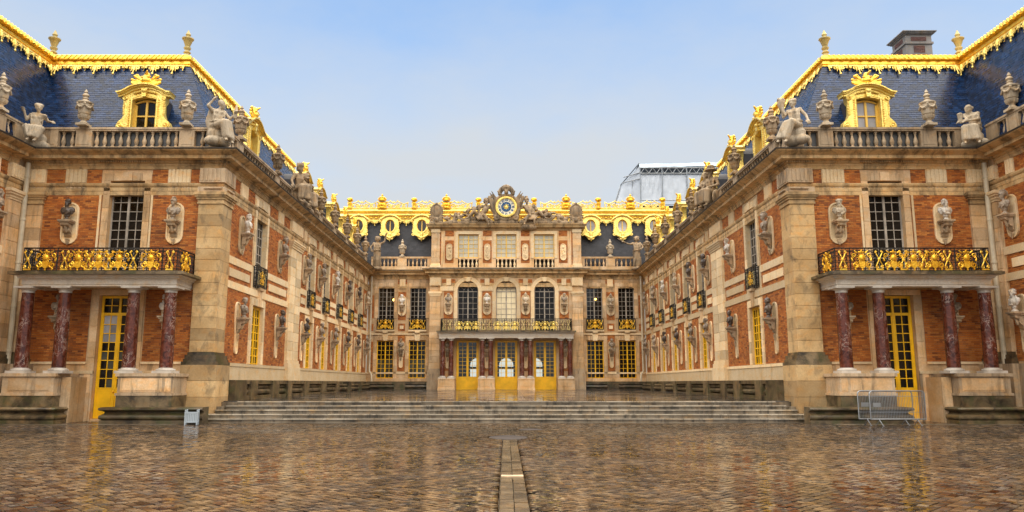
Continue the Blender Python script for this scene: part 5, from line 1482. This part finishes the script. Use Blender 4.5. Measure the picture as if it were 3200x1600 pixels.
def figure(J, hair='bun', look=(0,-1,0), robe=True, beard=False, bare=False, extra=None, voxel=.024, name='carved_figure', k=1.0):
    """one continuous carved body from its joints (left/right = the viewer's)"""
    m = MB(); V = {a: Vector(b) for a, b in J.items()}
    pel, che = V['pel'], V['che']
    m.cap(pel, pel.lerp(che, .55), .17, .15, 10); m.cap(pel.lerp(che, .5), che, .155, .185, 10)
    m.ball(tuple(pel), (.20,.19,.16), 10, 8)
    shL, shR = V['shL'], V['shR']
    m.cap(shL, shR, .085, None, 10); m.cap(che, (shL+shR)/2, .16, .12, 10)
    f = Vector(look).normalized()
    nk = (shL+shR)/2 + Vector((0, 0, .05)); m.cap(nk, V['head'] - Vector((0,0,.1)), .068, .06, 8)
    head(m, V['head'], f, 1.08, hair, beard)
    for s in 'LR':
        m.ball(tuple(V['sh'+s]), (.095,)*3)
        m.cap(V['sh'+s], V['el'+s], .078, .058); m.cap(V['el'+s], V['ha'+s], .058, .04)
        hand(m, V['ha'+s], V['ha'+s]-V['el'+s], (0, 0, 1), k=1.15)
        hp = pel + Vector(((-.1 if s == 'L' else .1), 0, -.02))
        m.cap(hp, V['kn'+s], .135, .092); m.cap(V['kn'+s], V['kn'+s].lerp(V['ft'+s], .35), .085, .088); m.cap(V['kn'+s].lerp(V['ft'+s], .35), V['ft'+s], .085, .048)
        fd = Vector(J.get('fd'+s, (0,-1,-.25))).normalized()
        m.cap(V['ft'+s] - Vector((0,0,.03)), V['ft'+s] + fd*.17 - Vector((0,0,.05)), .055, .04)
    if not bare:
        for s in (-1, 1): m.ball(tuple(che + Vector((s*.085, -.13, .05))), (.075,.07,.075))
        for i in range(6):     # gathered folds over the breast and round the waist
            a = shL.lerp(shR, i/5.) + Vector((0,-.09,.02)); b = pel + Vector((-.17+.07*i, -.17, .1)); m.cap(a, (a+b)/2 + Vector((.02,-.05,0)), .030, .026, 6); m.cap((a+b)/2 + Vector((.02,-.05,0)), b, .026, .026, 6)
        m.tube([tuple(pel + Vector((.2*math.cos(R(a)), -.19*math.sin(R(a)), .13))) for a in range(-20, 201, 20)], .035, 6)
    if robe:
        kl, kr, fl, fr = V['knL'], V['knR'], V['ftL'], V['ftR']
        m.cap(pel, kl, .18, .125, 10); m.cap(pel, kr, .18, .125, 10); m.cap(kl.lerp(kr, .3), kl.lerp(kr, .7), .12, .12)
        hl, hr = fl + Vector((0,.03,.09)), fr + Vector((0,.03,.09))
        m.cap(kl, hl, .12, .125, 10); m.cap(kr, hr, .12, .125, 10)
        for i in range(7):
            t = i/6
            a, b = kl.lerp(kr, t) + Vector((0,-.09,.07)), hl.lerp(hr, t) + Vector((.02*math.sin(5*i),-.12+.05*(i % 2),0)); m.cap(a, b, .034, .055, 7)
            w = pel + Vector((-.19+.063*i, -.1, .06)); q = kl.lerp(kr, t) + Vector((.03*math.sin(7*i),.0,.125)); m.cap(w + Vector((0,0,.05)), q, .03, .036, 6)
    if extra: extra(m, V)
    return sculpt(m, name, voxel, 1)

def statue(me, label, M, m=None, group=None, base=None):
    o = place('statue', me, m or STATUE_M, None, M); tag(o, label, 'statue', group)
    return o
SIT = dict(pel=(0,.05,.16), che=(0,.02,.58), head=(0,-.03,.98), shL=(-.21,.02,.72), shR=(.21,.02,.72), elL=(-.36,-.05,.45), haL=(-.3,-.28,.36), elR=(.36,-.05,.45), haR=(.3,-.28,.36),
           knL=(-.17,-.42,.16), knR=(.17,-.42,.16), ftL=(-.2,-.40,-.36), ftR=(.15,-.46,-.36))
def J_(**k): return {**SIT, **k}
def rock(m, V, b=((0,.12,-.15,.36,.26,.28), (-.1,.05,-.42,.36,.3,.2), (.22,.02,-.42,.3,.26,.18))):
    for x, y, z, a, c, d in b: m.ball((x, y, z), (a, c, d), 9, 7)
def urn_extra(m, V):
    rock(m, V); c = V['haL'] + Vector((-.02,-.06,.06)); m.cap(c - Vector((0,0,.1)), c + Vector((0,0,.16)), .07, .1); m.ball(tuple(c + Vector((0,0,.2))), (.11,.11,.06))
def horn_extra(m, V):
    rock(m, V); h = V['haL']
    m.tube([tuple(h + Vector(p)) for p in ((.12,0,-.25),(.03,-.02,-.05),(-.03,-.02,.15),(-.02,0,.3))], [.03,.07,.11,.15], 8)
    for i in range(8): m.ball(tuple(h + Vector((.1*math.cos(i*.8)-.02, .09*math.sin(i*.8), .36+.03*(i % 3)))), (.065,.065,.065), 6, 5)
def wing_extra(m, V):
    rock(m, V); a = V['haR']; m.tube([tuple(a + Vector(p)) for p in ((0,0,-.2),(.03,.02,.1),(.06,.04,.38))], [.05,.09,.03], 7)
    for i in range(6): m.cap(V['shL'] + Vector((-.04,.08,.1-.08*i)), V['pel'] + Vector((-.32+.02*i,.1,.1-.06*i)), .06, .05, 7)
def wrap_extra(m, V):
    rock(m, V)
    for i in range(5): m.cap(V['shL'] + Vector((.05+.05*i,-.06,.06)), V['elR'] + Vector((-.06,-.02-.02*i,.05+.03*i)), .05, .045, 7)
def shield_extra(m, V):
    rock(m, V); m.ball((.34, -.1, -.1), (.07,.28,.34), 10, 8)
sA = figure(J_(head=(.02,-.05,1.0), elL=(-.34,-.02,.52), haL=(-.42,-.12,.80), elR=(.38,-.12,.50), haR=(.56,-.35,.42), knL=(-.25,-.42,.12), knR=(.26,-.40,.10), ftL=(-.12,-.5,-.3), ftR=(.1,-.5,-.32)), 'bun', (.35,-1,-.1), extra=wrap_extra, name='seated_figure')
sB = figure(J_(pel=(-.05,.05,.18), che=(-.02,.02,.6), head=(.08,-.04,1.0), elL=(-.40,-.02,.86), haL=(-.22,-.02,1.12), elR=(.40,-.1,.48), haR=(.52,-.26,.66), knL=(.05,-.42,.2), knR=(.28,-.36,.22), ftL=(.18,-.42,-.38), ftR=(.42,-.36,-.44)), 'short', (1,-.35,0), extra=wing_extra, name='seated_figure')
sC = figure(J_(pel=(.06,.05,.16), che=(0,.02,.58), head=(-.02,-.04,1.0), elL=(-.36,-.12,.5), haL=(-.36,-.2,.76), elR=(.42,.0,.46), haR=(.52,-.12,.22), knL=(-.22,-.4,.12), knR=(.05,-.45,.16), ftL=(-.46,-.46,-.45), ftR=(-.18,-.5,-.50)), 'laurel', (-.15,-1,.05), extra=horn_extra, name='seated_figure')
sD = figure(J_(pel=(.1,.06,.15), che=(.05,0,.56), head=(-.08,-.08,.90), elL=(-.16,-.28,.46), haL=(-.36,-.38,.40), elR=(.2,-.22,.44), haR=(-.14,-.42,.38), knL=(-.28,-.40,.12), knR=(.08,-.42,.1), ftL=(-.28,-.42,-.42), ftR=(.16,-.44,-.46)), 'bun', (-.9,-.6,-.3), extra=urn_extra, name='seated_figure')
sE = figure(J_(elL=(-.38,-.02,.45), haL=(-.42,-.2,.25), elR=(.36,-.1,.5), haR=(.2,-.3,.56)), 'crown', (.2,-1,0), bare=True, extra=rock, name='seated_figure')
sF = figure(J_(elL=(-.34,-.1,.48), haL=(-.1,-.3,.5), elR=(.38,-.06,.46), haR=(.36,-.3,.3)), 'bun', (-.5,-1,-.1), extra=wrap_extra, name='seated_figure')
sG = figure(J_(elL=(-.38,-.05,.48), haL=(-.3,-.3,.3), elR=(.36,-.02,.44), haR=(.2,-.3,.34)), 'hat', (-.4,-1,0), beard=True, extra=shield_extra, name='seated_figure')
STAND = dict(pel=(0,0,.95), che=(.02,0,1.36), head=(.02,-.03,1.78), shL=(-.2,0,1.5), shR=(.22,0,1.5), elL=(-.4,-.05,1.28), haL=(-.3,-.2,1.1), elR=(.42,-.02,1.62), haR=(.5,-.05,1.98), knL=(-.1,-.08,.5), knR=(.12,-.03,.5), ftL=(-.12,0,.08), ftR=(.14,.02,.08))
sH = figure(STAND, 'curls', (.3,-1,.1), extra=lambda m, V: rock(m, V, ((0,0,-.02,.34,.28,.14),)), name='standing_figure')
sI = figure({**STAND, 'elR': (.4,-.06,1.3), 'haR': (.3,-.25,1.2), 'elL': (-.44,-.1,1.45), 'haL': (-.72,-.2,1.55)}, 'curls', (-.6,-1,0), extra=lambda m, V: (rock(m, V, ((0,0,-.02,.34,.28,.14),)), m.cap(V['haL'] + Vector((.1,0,-.06)), V['haL'] + Vector((-.42,-.05,.22)), .035, .03)), name='standing_figure')
# reclining pair at the clock
RL = dict(pel=(-.25,0,.22), che=(.05,.02,.62), head=(.08,-.05,1.08), shL=(-.16,0,.78), shR=(.26,.02,.76), elL=(-.42,-.05,.62), haL=(-.62,-.12,.5), elR=(.42,-.02,.5), haR=(.5,-.1,.3), knL=(-.62,-.3,.42), knR=(.0,-.38,.18), ftL=(-.95,-.34,.05), ftR=(.22,-.46,-.3), fdL=(-.6,-.8,0))
sJ = figure(RL, 'curls', (.1,-1,-.1), robe=False, bare=True, beard=True, extra=lambda m, V: [m.cap(V['pel'] + Vector((-.3+.1*i,-.12,0)), V['pel'] + Vector((-.1+.12*i,-.3,-.25)), .07, .06) for i in range(6)], name='reclining_figure')
mir = lambda J: {(a[:-1] + ('R' if a[-1] == 'L' else 'L') if a[-1] in 'LR' else a): (-b[0], b[1], b[2]) for a, b in J.items()}
sK = figure({**mir(RL), 'elL': (-.42,-.1,.62), 'haL': (-.4,-.25,.85)}, 'helmet', (.45,-1,.05), robe=False, extra=lambda m, V: (shield_extra(m, V), [m.cap(V['pel'] + Vector((.3-.1*i,-.12,0)), V['pel'] + Vector((.1-.12*i,-.3,-.25)), .07, .06) for i in range(6)]), name='reclining_figure')

GRP = 'statues along the roof balustrades'
SC = 1.2
statue(sA, 'seated woman with a raised hand in the roof angle above the planter wing drainpipe', M_at(-20.75, 32.85, 12.42, sc=SC) @ Matrix.Rotation(R(18), 4, 'Z'), group=GRP)
statue(sB, 'seated woman with an arm over her head on the planter wing roof corner', M_at(-12.75, 32.85, 12.62, sc=SC) @ Matrix.Rotation(R(38), 4, 'Z'), STATUE_M, GRP)
statue(sC, 'pale seated woman holding up a horn of fruit on the barrier wing roof corner', M_at(12.75, 32.85, 12.66, sc=SC) @ Matrix.Rotation(R(-38), 4, 'Z'), STATUE_M, GRP)
statue(sD, 'pale woman bent over a vessel in the roof angle above the barrier wing drainpipe', M_at(20.6, 32.85, 12.5, sc=SC*.97) @ Matrix.Rotation(R(-30), 4, 'Z'), STATUE_M, GRP)
for s, a, b, la, lb in ((-1, sE, sF, 'bare-chested seated figure in a tall crown, mid parapet of the planter wing', 'draped seated figure beside the crowned one on the planter wing parapet'),
                        (1, sF, sG, 'draped seated figure beside the bearded man in a hat on the barrier wing parapet', 'seated bearded man in a brimmed hat, mid parapet of the barrier wing')):
    ys = (44.9, 46.2) if s < 0 else (46.5, 45.2)
    statue(a, la, Matrix.Translation((s*12.35, ys[0], 12.75)) @ Matrix.Rotation(R(-50*s), 4, 'Z') @ Matrix.Scale(1.5, 4), STATUE_D, GRP)
    statue(b, lb, Matrix.Translation((s*12.35, ys[1], 12.6)) @ Matrix.Rotation(R(-60*s), 4, 'Z') @ Matrix.Scale(1.5, 4), STATUE_D, GRP)
statue(sH, 'standing draped figure with one arm raised in the far roof corner of the planter wing', M_at(-11.75, 69.5, 11.85, sc=1.52), STATUE_D, GRP)
statue(sI, 'standing figure stretching out a staff in the far roof corner of the barrier wing', M_at(11.85, 69.5, 11.85, sc=1.52), STATUE_D, GRP)
statue(sJ, 'bearded nude reclining man with his back to the clock, on the attic cornice', M_at(-1.95, 69.3, 16.32, sc=1.62), STATUE_D, 'figures beside the clock')
statue(sK, 'helmeted draped figure reclining with a round shield against the clock', M_at(2.0, 69.3, 16.32, sc=1.62), STATUE_D, 'figures beside the clock')

def trophies(s):
    r = random.Random(5 if s < 0 else 9); m = MB()
    for i in range(84):
        x = r.uniform(2.4, 5.6); h = 1.5*(1-(x-2.2)/4.2)+.25
        z = r.uniform(0, h); k = r.random()
        if k < .35: m.ball((s*x, r.uniform(-.25, .05), z), (r.uniform(.12, .25), .14, r.uniform(.1, .2)), 7, 6)
        elif k < .8: m.cap((s*x, r.uniform(-.25, 0), z), (s*(x+r.uniform(-.5, .5)), r.uniform(-.3, 0), z+r.uniform(-.2, .35)), .09, .05, 6)
        else:
            m.tube(spiral(s*x, z, .18, 1.2, r.uniform(-.3, -.1), r.random()*6, s, 10, .2), .06, 5)
    m.box(min(s*1.2, s*5.8), max(s*1.2, s*5.8), -.3, .2, -.06, .12)
    for i in range(12): m.cap((s*(1.2+.1*i), -.1, .1), (s*(1.5+.25*i), -.2, .3+.03*(i % 4)), .12, .08, 6)
    me = sculpt(m, 'trophy_heap', .05, 1)
    o = place('trophy_heap', me, STATUE_D, None, Matrix.Translation((0, 69.35, 16.0)))
    tag(o, 'carved stone heap of arms beside the ' + ('bearded nude man' if s < 0 else 'helmeted figure') + ' at the clock', 'carving', 'carvings on the attic cornice')
    m = MB(lambda u, d, z: (u, -d, z))
    m.ball((0,.1,1.15), (.46,.16,.58), 16, 12); m.tube([(.52*math.cos(R(a)), .1, 1.15+.66*math.sin(R(a))) for a in range(0, 361, 20)], .085, 7)
    for q in (-1, 1):
        m.tube(spiral(q*.4, .32, .26, 1.4, .1, R(90), q, 14, .2), .10, 7); m.cap((q*.2,.1,.5), (q*.62,.1,.62), .12, .08)
        for i in range(5): m.cap((q*.5,.05,.75+.2*i), (q*.72,.05,.82+.2*i), .06, .03, 5)
    m.ball((0,.2,.35), (.2,.16,.26)); m.box(-.68,.68,-.25,.25,-.02,.12); m.ball((0,.12,1.86), (.16,.12,.14))
    me = sculpt(m, 'cartouche', .035, 1)
    o = place('cartouche', me, STATUE_D, None, M_at(s*6.38, 69.4, 15.95))
    tag(o, 'oval carved stone shield at the attic cornice end nearest the ' + ('planter' if s < 0 else 'barrier') + ' wing', 'carving', 'carvings on the attic cornice')
trophies(-1); trophies(1)

def clock():
    c = empty('clock', (0, 69.0, 15.95), 'round blue and gold clock with a sun at its centre on the attic cornice', 'clock')
    Z = 17.45; yc = 69.0
    m = MB(lambda u, d, z: (u, yc-d, Z+z))
    m.box(-1.1, 1.1, -.5, -.05, -1.5, -.55); m.tube([(1.12*math.cos(R(a)), -.12, 1.12*math.sin(R(a))) for a in range(0, 361, 12)], .17, 8)
    m.prism(arc(0, 0, 1.05, 0, 342, 20), -.4, -.05)
    m.ball((0,.02,1.42), (.2,.2,.25), 10, 8); m.cap((0,.17,1.42), (0,.2,1.36), .03, .04); m.ball((-.07,.16,1.47), (.03,.03,.03)); m.ball((.07,.16,1.47), (.03,.03,.03))
    m.tube([(.62*math.cos(R(a)), -.1, 1.15+.72*math.sin(R(a))) for a in range(0, 181, 15)], [.16,.2,.22,.24,.24,.26,.3,.26,.24,.24,.22,.2,.16], 8)
    for s in (-1, 1):
        for i in range(7): m.cap((s*.9,-.15,.2+.1*i), (s*(1.35+.08*(i % 3)),-.12,.55+.16*i), .09, .05, 6)
        m.cap((s*1.0,-.2,-.6), (s*1.55,-.15,.95), .22, .16); m.cap((s*.55,0,1.2), (s*.8,0,1.5), .12, .06); m.tube(spiral(s*.9, -.95, .3, 1.3, -.05, R(90), s, 12, .2), .13, 7)
        for i in range(5): m.cap((0,.05,1.62), (s*(.1+.07*i),.05,1.86-.05*i), .06, .04, 6)
    place('carved_surround', sculpt(m, 'carved_surround', .045, 1), STATUE_D, c, Matrix())
    T = lambda u, d, z: (u, yc-d, Z+z)
    m = MB(T); n = 40
    ring = lambda r: [(r*math.cos(2*math.pi*i/n), r*math.sin(2*math.pi*i/n)) for i in range(n)]
    m.band(ring(.78), ring(.97), -.05, .16, True); m.band(ring(.83), ring(.90), .16, .21, True)
    part('gilded_rim', m, GOLD_P, c, True)
    m = MB(T).prism(ring(.785), -.04, .06); part('dial', m, CREAM, c)
    m = MB(T).prism(ring(.46), .05, .075); part('blue_centre', m, BLUE, c)
    m = MB(T).ball((0,.08,0), (.13,.06,.13), 10, 8)
    for i in range(16):
        a = R(22.5*i); L = .33 if i % 2 == 0 else .25
        m.cap((.1*math.cos(a), .085, .1*math.sin(a)), (L*math.cos(a), .085, L*math.sin(a)), .035, .006, 5)
    part('sun_face', m, GOLD_P, c, True)
    m = MB(T).cap((0,.10,0), (.60*math.cos(R(128)), .10, .60*math.sin(R(128))), .035, .015, 5); part('hand', m, BLUE, c)
    for i, t in enumerate('XII I II III IIII V VI VII VIII IX X XI'.split()):
        a = R(90-30*i)
        cu = bpy.data.curves.new('numeral', 'FONT'); cu.body = t; cu.size = .26; cu.align_x = 'CENTER'; cu.align_y = 'CENTER'; cu.extrude = .006; cu.offset = .006
        if len(t) > 3: cu.space_character = .8
        cu.materials.append(BLUE)
        tmp = bpy.data.objects.new('tmp', cu); scene.collection.objects.link(tmp); bpy.context.view_layer.update()
        me = bpy.data.meshes.new_from_object(tmp.evaluated_get(bpy.context.evaluated_depsgraph_get())); bpy.data.objects.remove(tmp)
        if not me.materials: me.materials.append(BLUE)
        o = bpy.data.objects.new('numeral', me)
        M = Matrix.Translation((.62*math.cos(a), yc-.072, Z+.62*math.sin(a))) @ Matrix.Rotation(R(90), 4, 'X') @ Matrix.Rotation(a-R(90), 4, 'Z')
        link(o, c, M)
clock()

# ------------------------------------------------------------------ busts
def bust_mesh(hair, beard, look, drape):
    m = MB()
    m.lathe([(.15,0),(.15,.04),(.09,.08),(.075,.13),(.11,.17),(.13,.19)], 0, 0, 0, 12)
    m.cap((0,.02,.24), (0,.0,.42), .13, .17, 10); m.cap((-.2,.03,.50), (.2,.03,.50), .11, None, 10); m.cap((-.24,.02,.44), (-.2,.0,.30), .09, .05); m.cap((.24,.02,.44), (.2,.0,.30), .09, .05)
    m.ball((0,-.03,.42), (.22,.16,.16), 10, 8); m.cap((0,0,.55), (0,-.02,.68), .07, .062)
    for i in range(6): m.cap((-.22+.03*i,-.06,.55-.01*i), (.18-.03*i,-.15,.34-.02*i) if drape else (-.1+.04*i,-.16,.28), .036, .03, 6)
    m.cap((.2,-.02,.56), (-.1,-.15,.34), .05, .045, 6)
    head(m, (0,-.03,.80), look, 1.02, hair, beard)
    return sculpt(m, 'bust', .018, 1)
BUSTS = [(bust_mesh(*a), t) for a, t in ((('short', False, (.5,-1,0), True), 'short-haired'), (('laurel', True, (-.4,-1,0), True), 'bearded wreathed'),
        (('wig', False, (.2,-1,0), False), 'long-haired'), (('helmet', False, (-.2,-1,0), True), 'crested helmeted'), (('bun', False, (-.6,-1,-.1), True), 'knot-haired female'), (('curls', True, (.6,-1,-.05), False), 'curly bearded'))]
ORD = ['first', 'second', 'third', 'fourth', 'fifth', 'sixth', 'seventh', 'eighth']
def put_bust(F, u, zs, low, where, i):
    w, side, row, k = where
    mats = [(BUST_W, 'white marble'), (BUST_G, 'grey marble'), (BUST_D, 'dark marble'), (STATUE_M, 'cream stone')]
    if w in NAME.values() and side == 'front':
        mi = {('planter','upper','inner'): 1, ('planter','upper','outer'): 2, ('planter','lower','inner'): 0, ('planter','lower','outer'): 1, ('barrier','upper','inner'): 3, ('barrier','upper','outer'): 0}.get((w, row, k), 1)
    elif w == 'edge': mi = 0 if row == 'lower' else 1
    elif w == 'centre': mi = (3, 0, 1)[i % 3] if row == 'upper' else 1
    else: mi = (0, 1, 2, 1, 0, 3, 1, 2)[(k*3 + (row == 'lower')*2 + (w == 'barrier')) % 8] if row == 'upper' else (1, 2, 2, 1)[(k + (w == 'barrier')) % 4]
    vi = (i*5+3) % 6
    m, mt = mats[mi]; me, look = BUSTS[vi]
    if side == 'front': pos = ('by the upper window' if row == 'upper' else 'inside the porch') + ', ' + ('court' if k == 'inner' else 'drainpipe') + f' side, {w} wing front'
    elif side == 'side' and w in NAME.values(): pos = f'{ORD[k]} from the corner, {row} row, {w} wing court side'
    elif w == 'edge': pos = f'{row} one at the frame edge beside the ' + ('planter' if side < 0 else 'barrier') + ' wing'
    elif side == 'side': pos = f'{row} one between paired windows next to the ' + ('planter' if k < 0 else 'barrier') + ' wing'
    else:
        n = (-5.19, -1.73, 1.73, 5.19).index(k)
        pos = (f'{ORD[n]} from the planter side among arched windows' if row == 'upper' else f'{ORD[n]} from the planter side behind coupled porch columns')
    d = .34 if not low else .36
    o = place('bust', me, m, None, F.M(u, d, zs+.002, .98 if w != 'centre' else .95))
    tag(o, ' '.join(f'{look} {mt} bust, {pos}'.split()), 'bust', 'busts on wall consoles')
for i, (F, u, zs, low, where) in enumerate(NICHES): put_bust(F, u, zs, low, where, i)

# ------------------------------------------------------------------ stone urns on the balustrades
def urn(x, y, z, label, k=1.0, m=None):
    tag(place('roof_urn', URN, m or STATUE_M, None, Matrix.Translation((x, y, z)) @ Matrix.Scale(k, 4) @ Matrix.Rotation(rng.uniform(-.2, .2), 4, 'Z')), label, 'urn', 'urns on the roof balustrades')
for s in (-1, 1):
    w = NAME[s]
    urn(s*14.32, 33.27, 12.95, f'garlanded stone urn on the {w} wing front between gilded dormer and roof corner', 1.0)
    urn(s*18.94, 33.27, 12.95, f'garlanded stone urn on the {w} wing front between gilded dormer and roof angle', 1.0)
    for i, y in enumerate((35.35, 41.4, 51.52, 55.87, 60.3, 64.5, 68.4)):
        urn(s*12.62, y, 12.95, f'dark stone urn, {ORD[i]} from the corner on the {w} wing court parapet', 1.0, STATUE_D if i else STONE_G)
    urn(s*9.58, 70.42, 13.05, f'stone urn on the central balustrade before the dark roof, {w} wing side', .98)
    urn(s*21.4, 31.3, 12.95, f'stone urn on the range beside the {w} wing at the frame edge', 1.0)

# ------------------------------------------------------------------ scaffold tent on the far roof
def tent():
    t = empty('scaffold_tent', (19, 85, 18), 'white sheeted scaffold enclosure rising behind the gilded cresting', 'scaffold')
    m = MB(); Y = 85
    def sheet(P, Q, n, k, amp, mt, nm):
        # a hanging sheet between lines P (top) and Q (bottom), rippled
        b = MB(); r = random.Random(n); g = []
        for j in range(k+1):
            for i in range(n+1):
                p = Vector(P[0]).lerp(Vector(P[1]), i/n); q = Vector(Q[0]).lerp(Vector(Q[1]), i/n); v = p.lerp(q, j/k)
                w = amp*math.sin(i*1.9+j*.8)*math.sin(math.pi*j/k)+r.uniform(-1, 1)*amp*.25
                g.append((v.x+(w if abs(P[1][0]-P[0][0]) < .5 else 0), v.y+w, v.z+(w if abs(p.z-q.z) < .9 else 0)))
        b.add(g, [(j*(n+1)+i, j*(n+1)+i+1, (j+1)*(n+1)+i+1, (j+1)*(n+1)+i) for j in range(k) for i in range(n)])
        return part(nm, b, mt, t, True)
    sheet([(15.2, Y, 24.9), (17.6, Y, 24.9)], [(15.2, Y, 21.9), (17.6, Y, 21.9)], 14, 8, .10, TARP, 'wall_sheet')
    sheet([(17.65, Y, 24.9), (26, Y, 24.9)], [(17.65, Y, 21.9), (26, Y, 21.9)], 24, 8, .12, TARP, 'wall_sheet')
    sheet([(12.45, Y+3, 21.6), (13.4, Y+3, 24.3)], [(15.1, Y, 21.6), (15.1, Y, 25.9)], 8, 8, .10, TARP, 'side_sheet')
    sheet([(15.1, Y-.1, 25.7), (26, Y-.1, 25.9)], [(15.1, Y+.4, 26.25), (26, Y+.4, 26.5)], 30, 5, .10, TARP_B, 'roof_sheet')
    sheet([(15.1, Y+.4, 26.25), (26, Y+.4, 26.5)], [(14.4, Y+8, 24.6), (26, Y+8, 24.6)], 12, 3, .1, TARP_B, 'roof_sheet')
    for x in (15.12, 17.6, 20.4, 23.2): m.tube([(x, Y-.15, 12), (x, Y-.15, 25.7)], .06, 6)
    for z in (24.98, 25.62, 21.85, 21.4, 20.9, 20.4): m.tube([(15.0, Y-.15, z), (26, Y-.15, z)], .055, 6)
    for i in range(12): m.tube([(15.2+.9*i, Y-.15, 24.98), (15.65+.9*i, Y-.15, 25.62)], .04, 5); m.tube([(15.65+.9*i, Y-.15, 25.62), (16.1+.9*i, Y-.15, 24.98)], .04, 5)
    m.tube([(12.3, Y+2.9, 21.2), (13.35, Y+2.9, 24.4), (15.1, Y-.1, 26.2)], .07, 6); m.tube([(13.6, Y+2, 25.1), (15.1, Y-.1, 25.1)], .05, 6); m.tube([(13.4, Y+2, 24.4), (15.1, Y-.1, 24.4)], .05, 6); m.tube([(14.2, Y+1, 12), (14.4, Y+1, 24.4)], .05, 6)
    part('scaffold_pole', m, STEEL, t, kind='stuff')
    part('platform', MB().box(15.0, 26, Y+.1, Y+7, 20.3, 21.3), DARK, t)
tent()

# ------------------------------------------------------------------ crowd barriers and planter box
def barrier(x0, y0, L, ang, label, tagp=True):
    b = empty('crowd_barrier', (x0, y0, 0), label, 'barrier', 'crowd barriers before the yellow door')
    M = Matrix.Translation((x0, y0, 0)) @ Matrix.Rotation(ang, 4, 'Z')
    z0, z1 = .24, 1.30
    m = MB(); r = .12
    P = [(0,0,z0), (0,0,z1-r)] + [(r-r*math.cos(R(a)), 0, z1-r+r*math.sin(R(a))) for a in (30, 60, 90)] + [(L-r+r*math.sin(R(a)), 0, z1-r+r*math.cos(R(a))) for a in (0, 30, 60, 90)] + [(L,0,z0), (0,0,z0)]
    m.tube(P, .024, 8); part('barrier_frame', m, STEEL, b, True, M)
    w = MB(); n = int(L/.062)
    for i in range(1, n): w.tube([(L*i/n, 0, z0), (L*i/n, 0, z1)], .0055, 4)
    for z in (.5, 1.1): w.tube([(0, .008, z), (L, .008, z)], .006, 4)
    part('barrier_wire', w, STEEL, b, False, M, kind='stuff')
    for x in (.34, L-.34):
        f = MB()
        f.tube([(x-.02, 0, z0), (x-.05, -.30, .015), (x-.05, -.36, .012)], .017, 6); f.tube([(x+.02, 0, z0), (x+.05, .30, .015), (x+.05, .36, .012)], .017, 6)
        part('barrier_foot', f, STEEL, b, True, M)
    p = MB().box(.12, .42, -.012, .012, .70, .86); part('clamp_plate', p, STEEL, b, False, M)
barrier(13.80, 29.9, 2.22, R(6), 'front grey steel crowd barrier before the yellow door')
barrier(13.55, 30.35, 2.2, R(5), 'second grey steel crowd barrier right behind the front one')
def planter():
    b = empty('planter_box', (-12.27, 30.85, 0), 'small grey wooden planter box at the corner of the bench moulding', 'planter')
    M = Matrix.Translation((-12.27, 30.85, 0)) @ Matrix.Rotation(R(14), 4, 'Z') @ Matrix.Scale(.86, 4)
    w = .25
    for x, y in ((-w, -w), (w, -w), (-w, w), (w, w)):
        m = MB().box(x-.03, x+.03, y-.03, y+.03, 0, .60); m.ball((x, y, .635), .04, 7, 5); part('corner_post', m, BOX_G, b, False, M)
    for k in range(4):
        Mk = M @ Matrix.Rotation(R(90*k), 4, 'Z')
        part('rail', MB().box(-w+.03, w-.03, -w-.018, -w+.018, .10, .16), BOX_G, b, False, Mk); part('rail', MB().box(-w+.03, w-.03, -w-.018, -w+.018, .50, .56), BOX_G, b, False, Mk)
        for i in range(6): place('slat', cube_mesh('slat'), BOX_G, b, Mk @ Matrix.Translation((-w+.07+.072*i, -w, .33)) @ Matrix.Diagonal((.060, .016, .34, 1)))
    part('soil', MB().box(-w+.02, w-.02, -w+.02, w-.02, .1, .48), DARK, b, False, M)
planter()

# ------------------------------------------------------------------ lamps burning behind three windows
def lamp(x, y, z, r, label, drop):
    l = empty('hanging_lamp', (x, y, z), label, 'lamp')
    part('bulb', MB().ball((x, y, z), r, 8, 6), LAMP, l, True)
    part('cord', MB().tube([(x, y, z+r), (x, y, z+drop)], .012, 5), IRON, l)
lamp(-10.42, 71.6, 9.22, .13, 'glowing orange lamp behind the far upper window next to the planter wing', 1.4)
lamp(8.28, 71.6, 9.28, .10, 'small warm lamp behind the far upper window beside the arched windows, barrier side', 1.4)
lamp(-16.62, 33.95, 10.12, .045, 'tiny lit bulb behind the tall upper window of the planter wing front', .5)
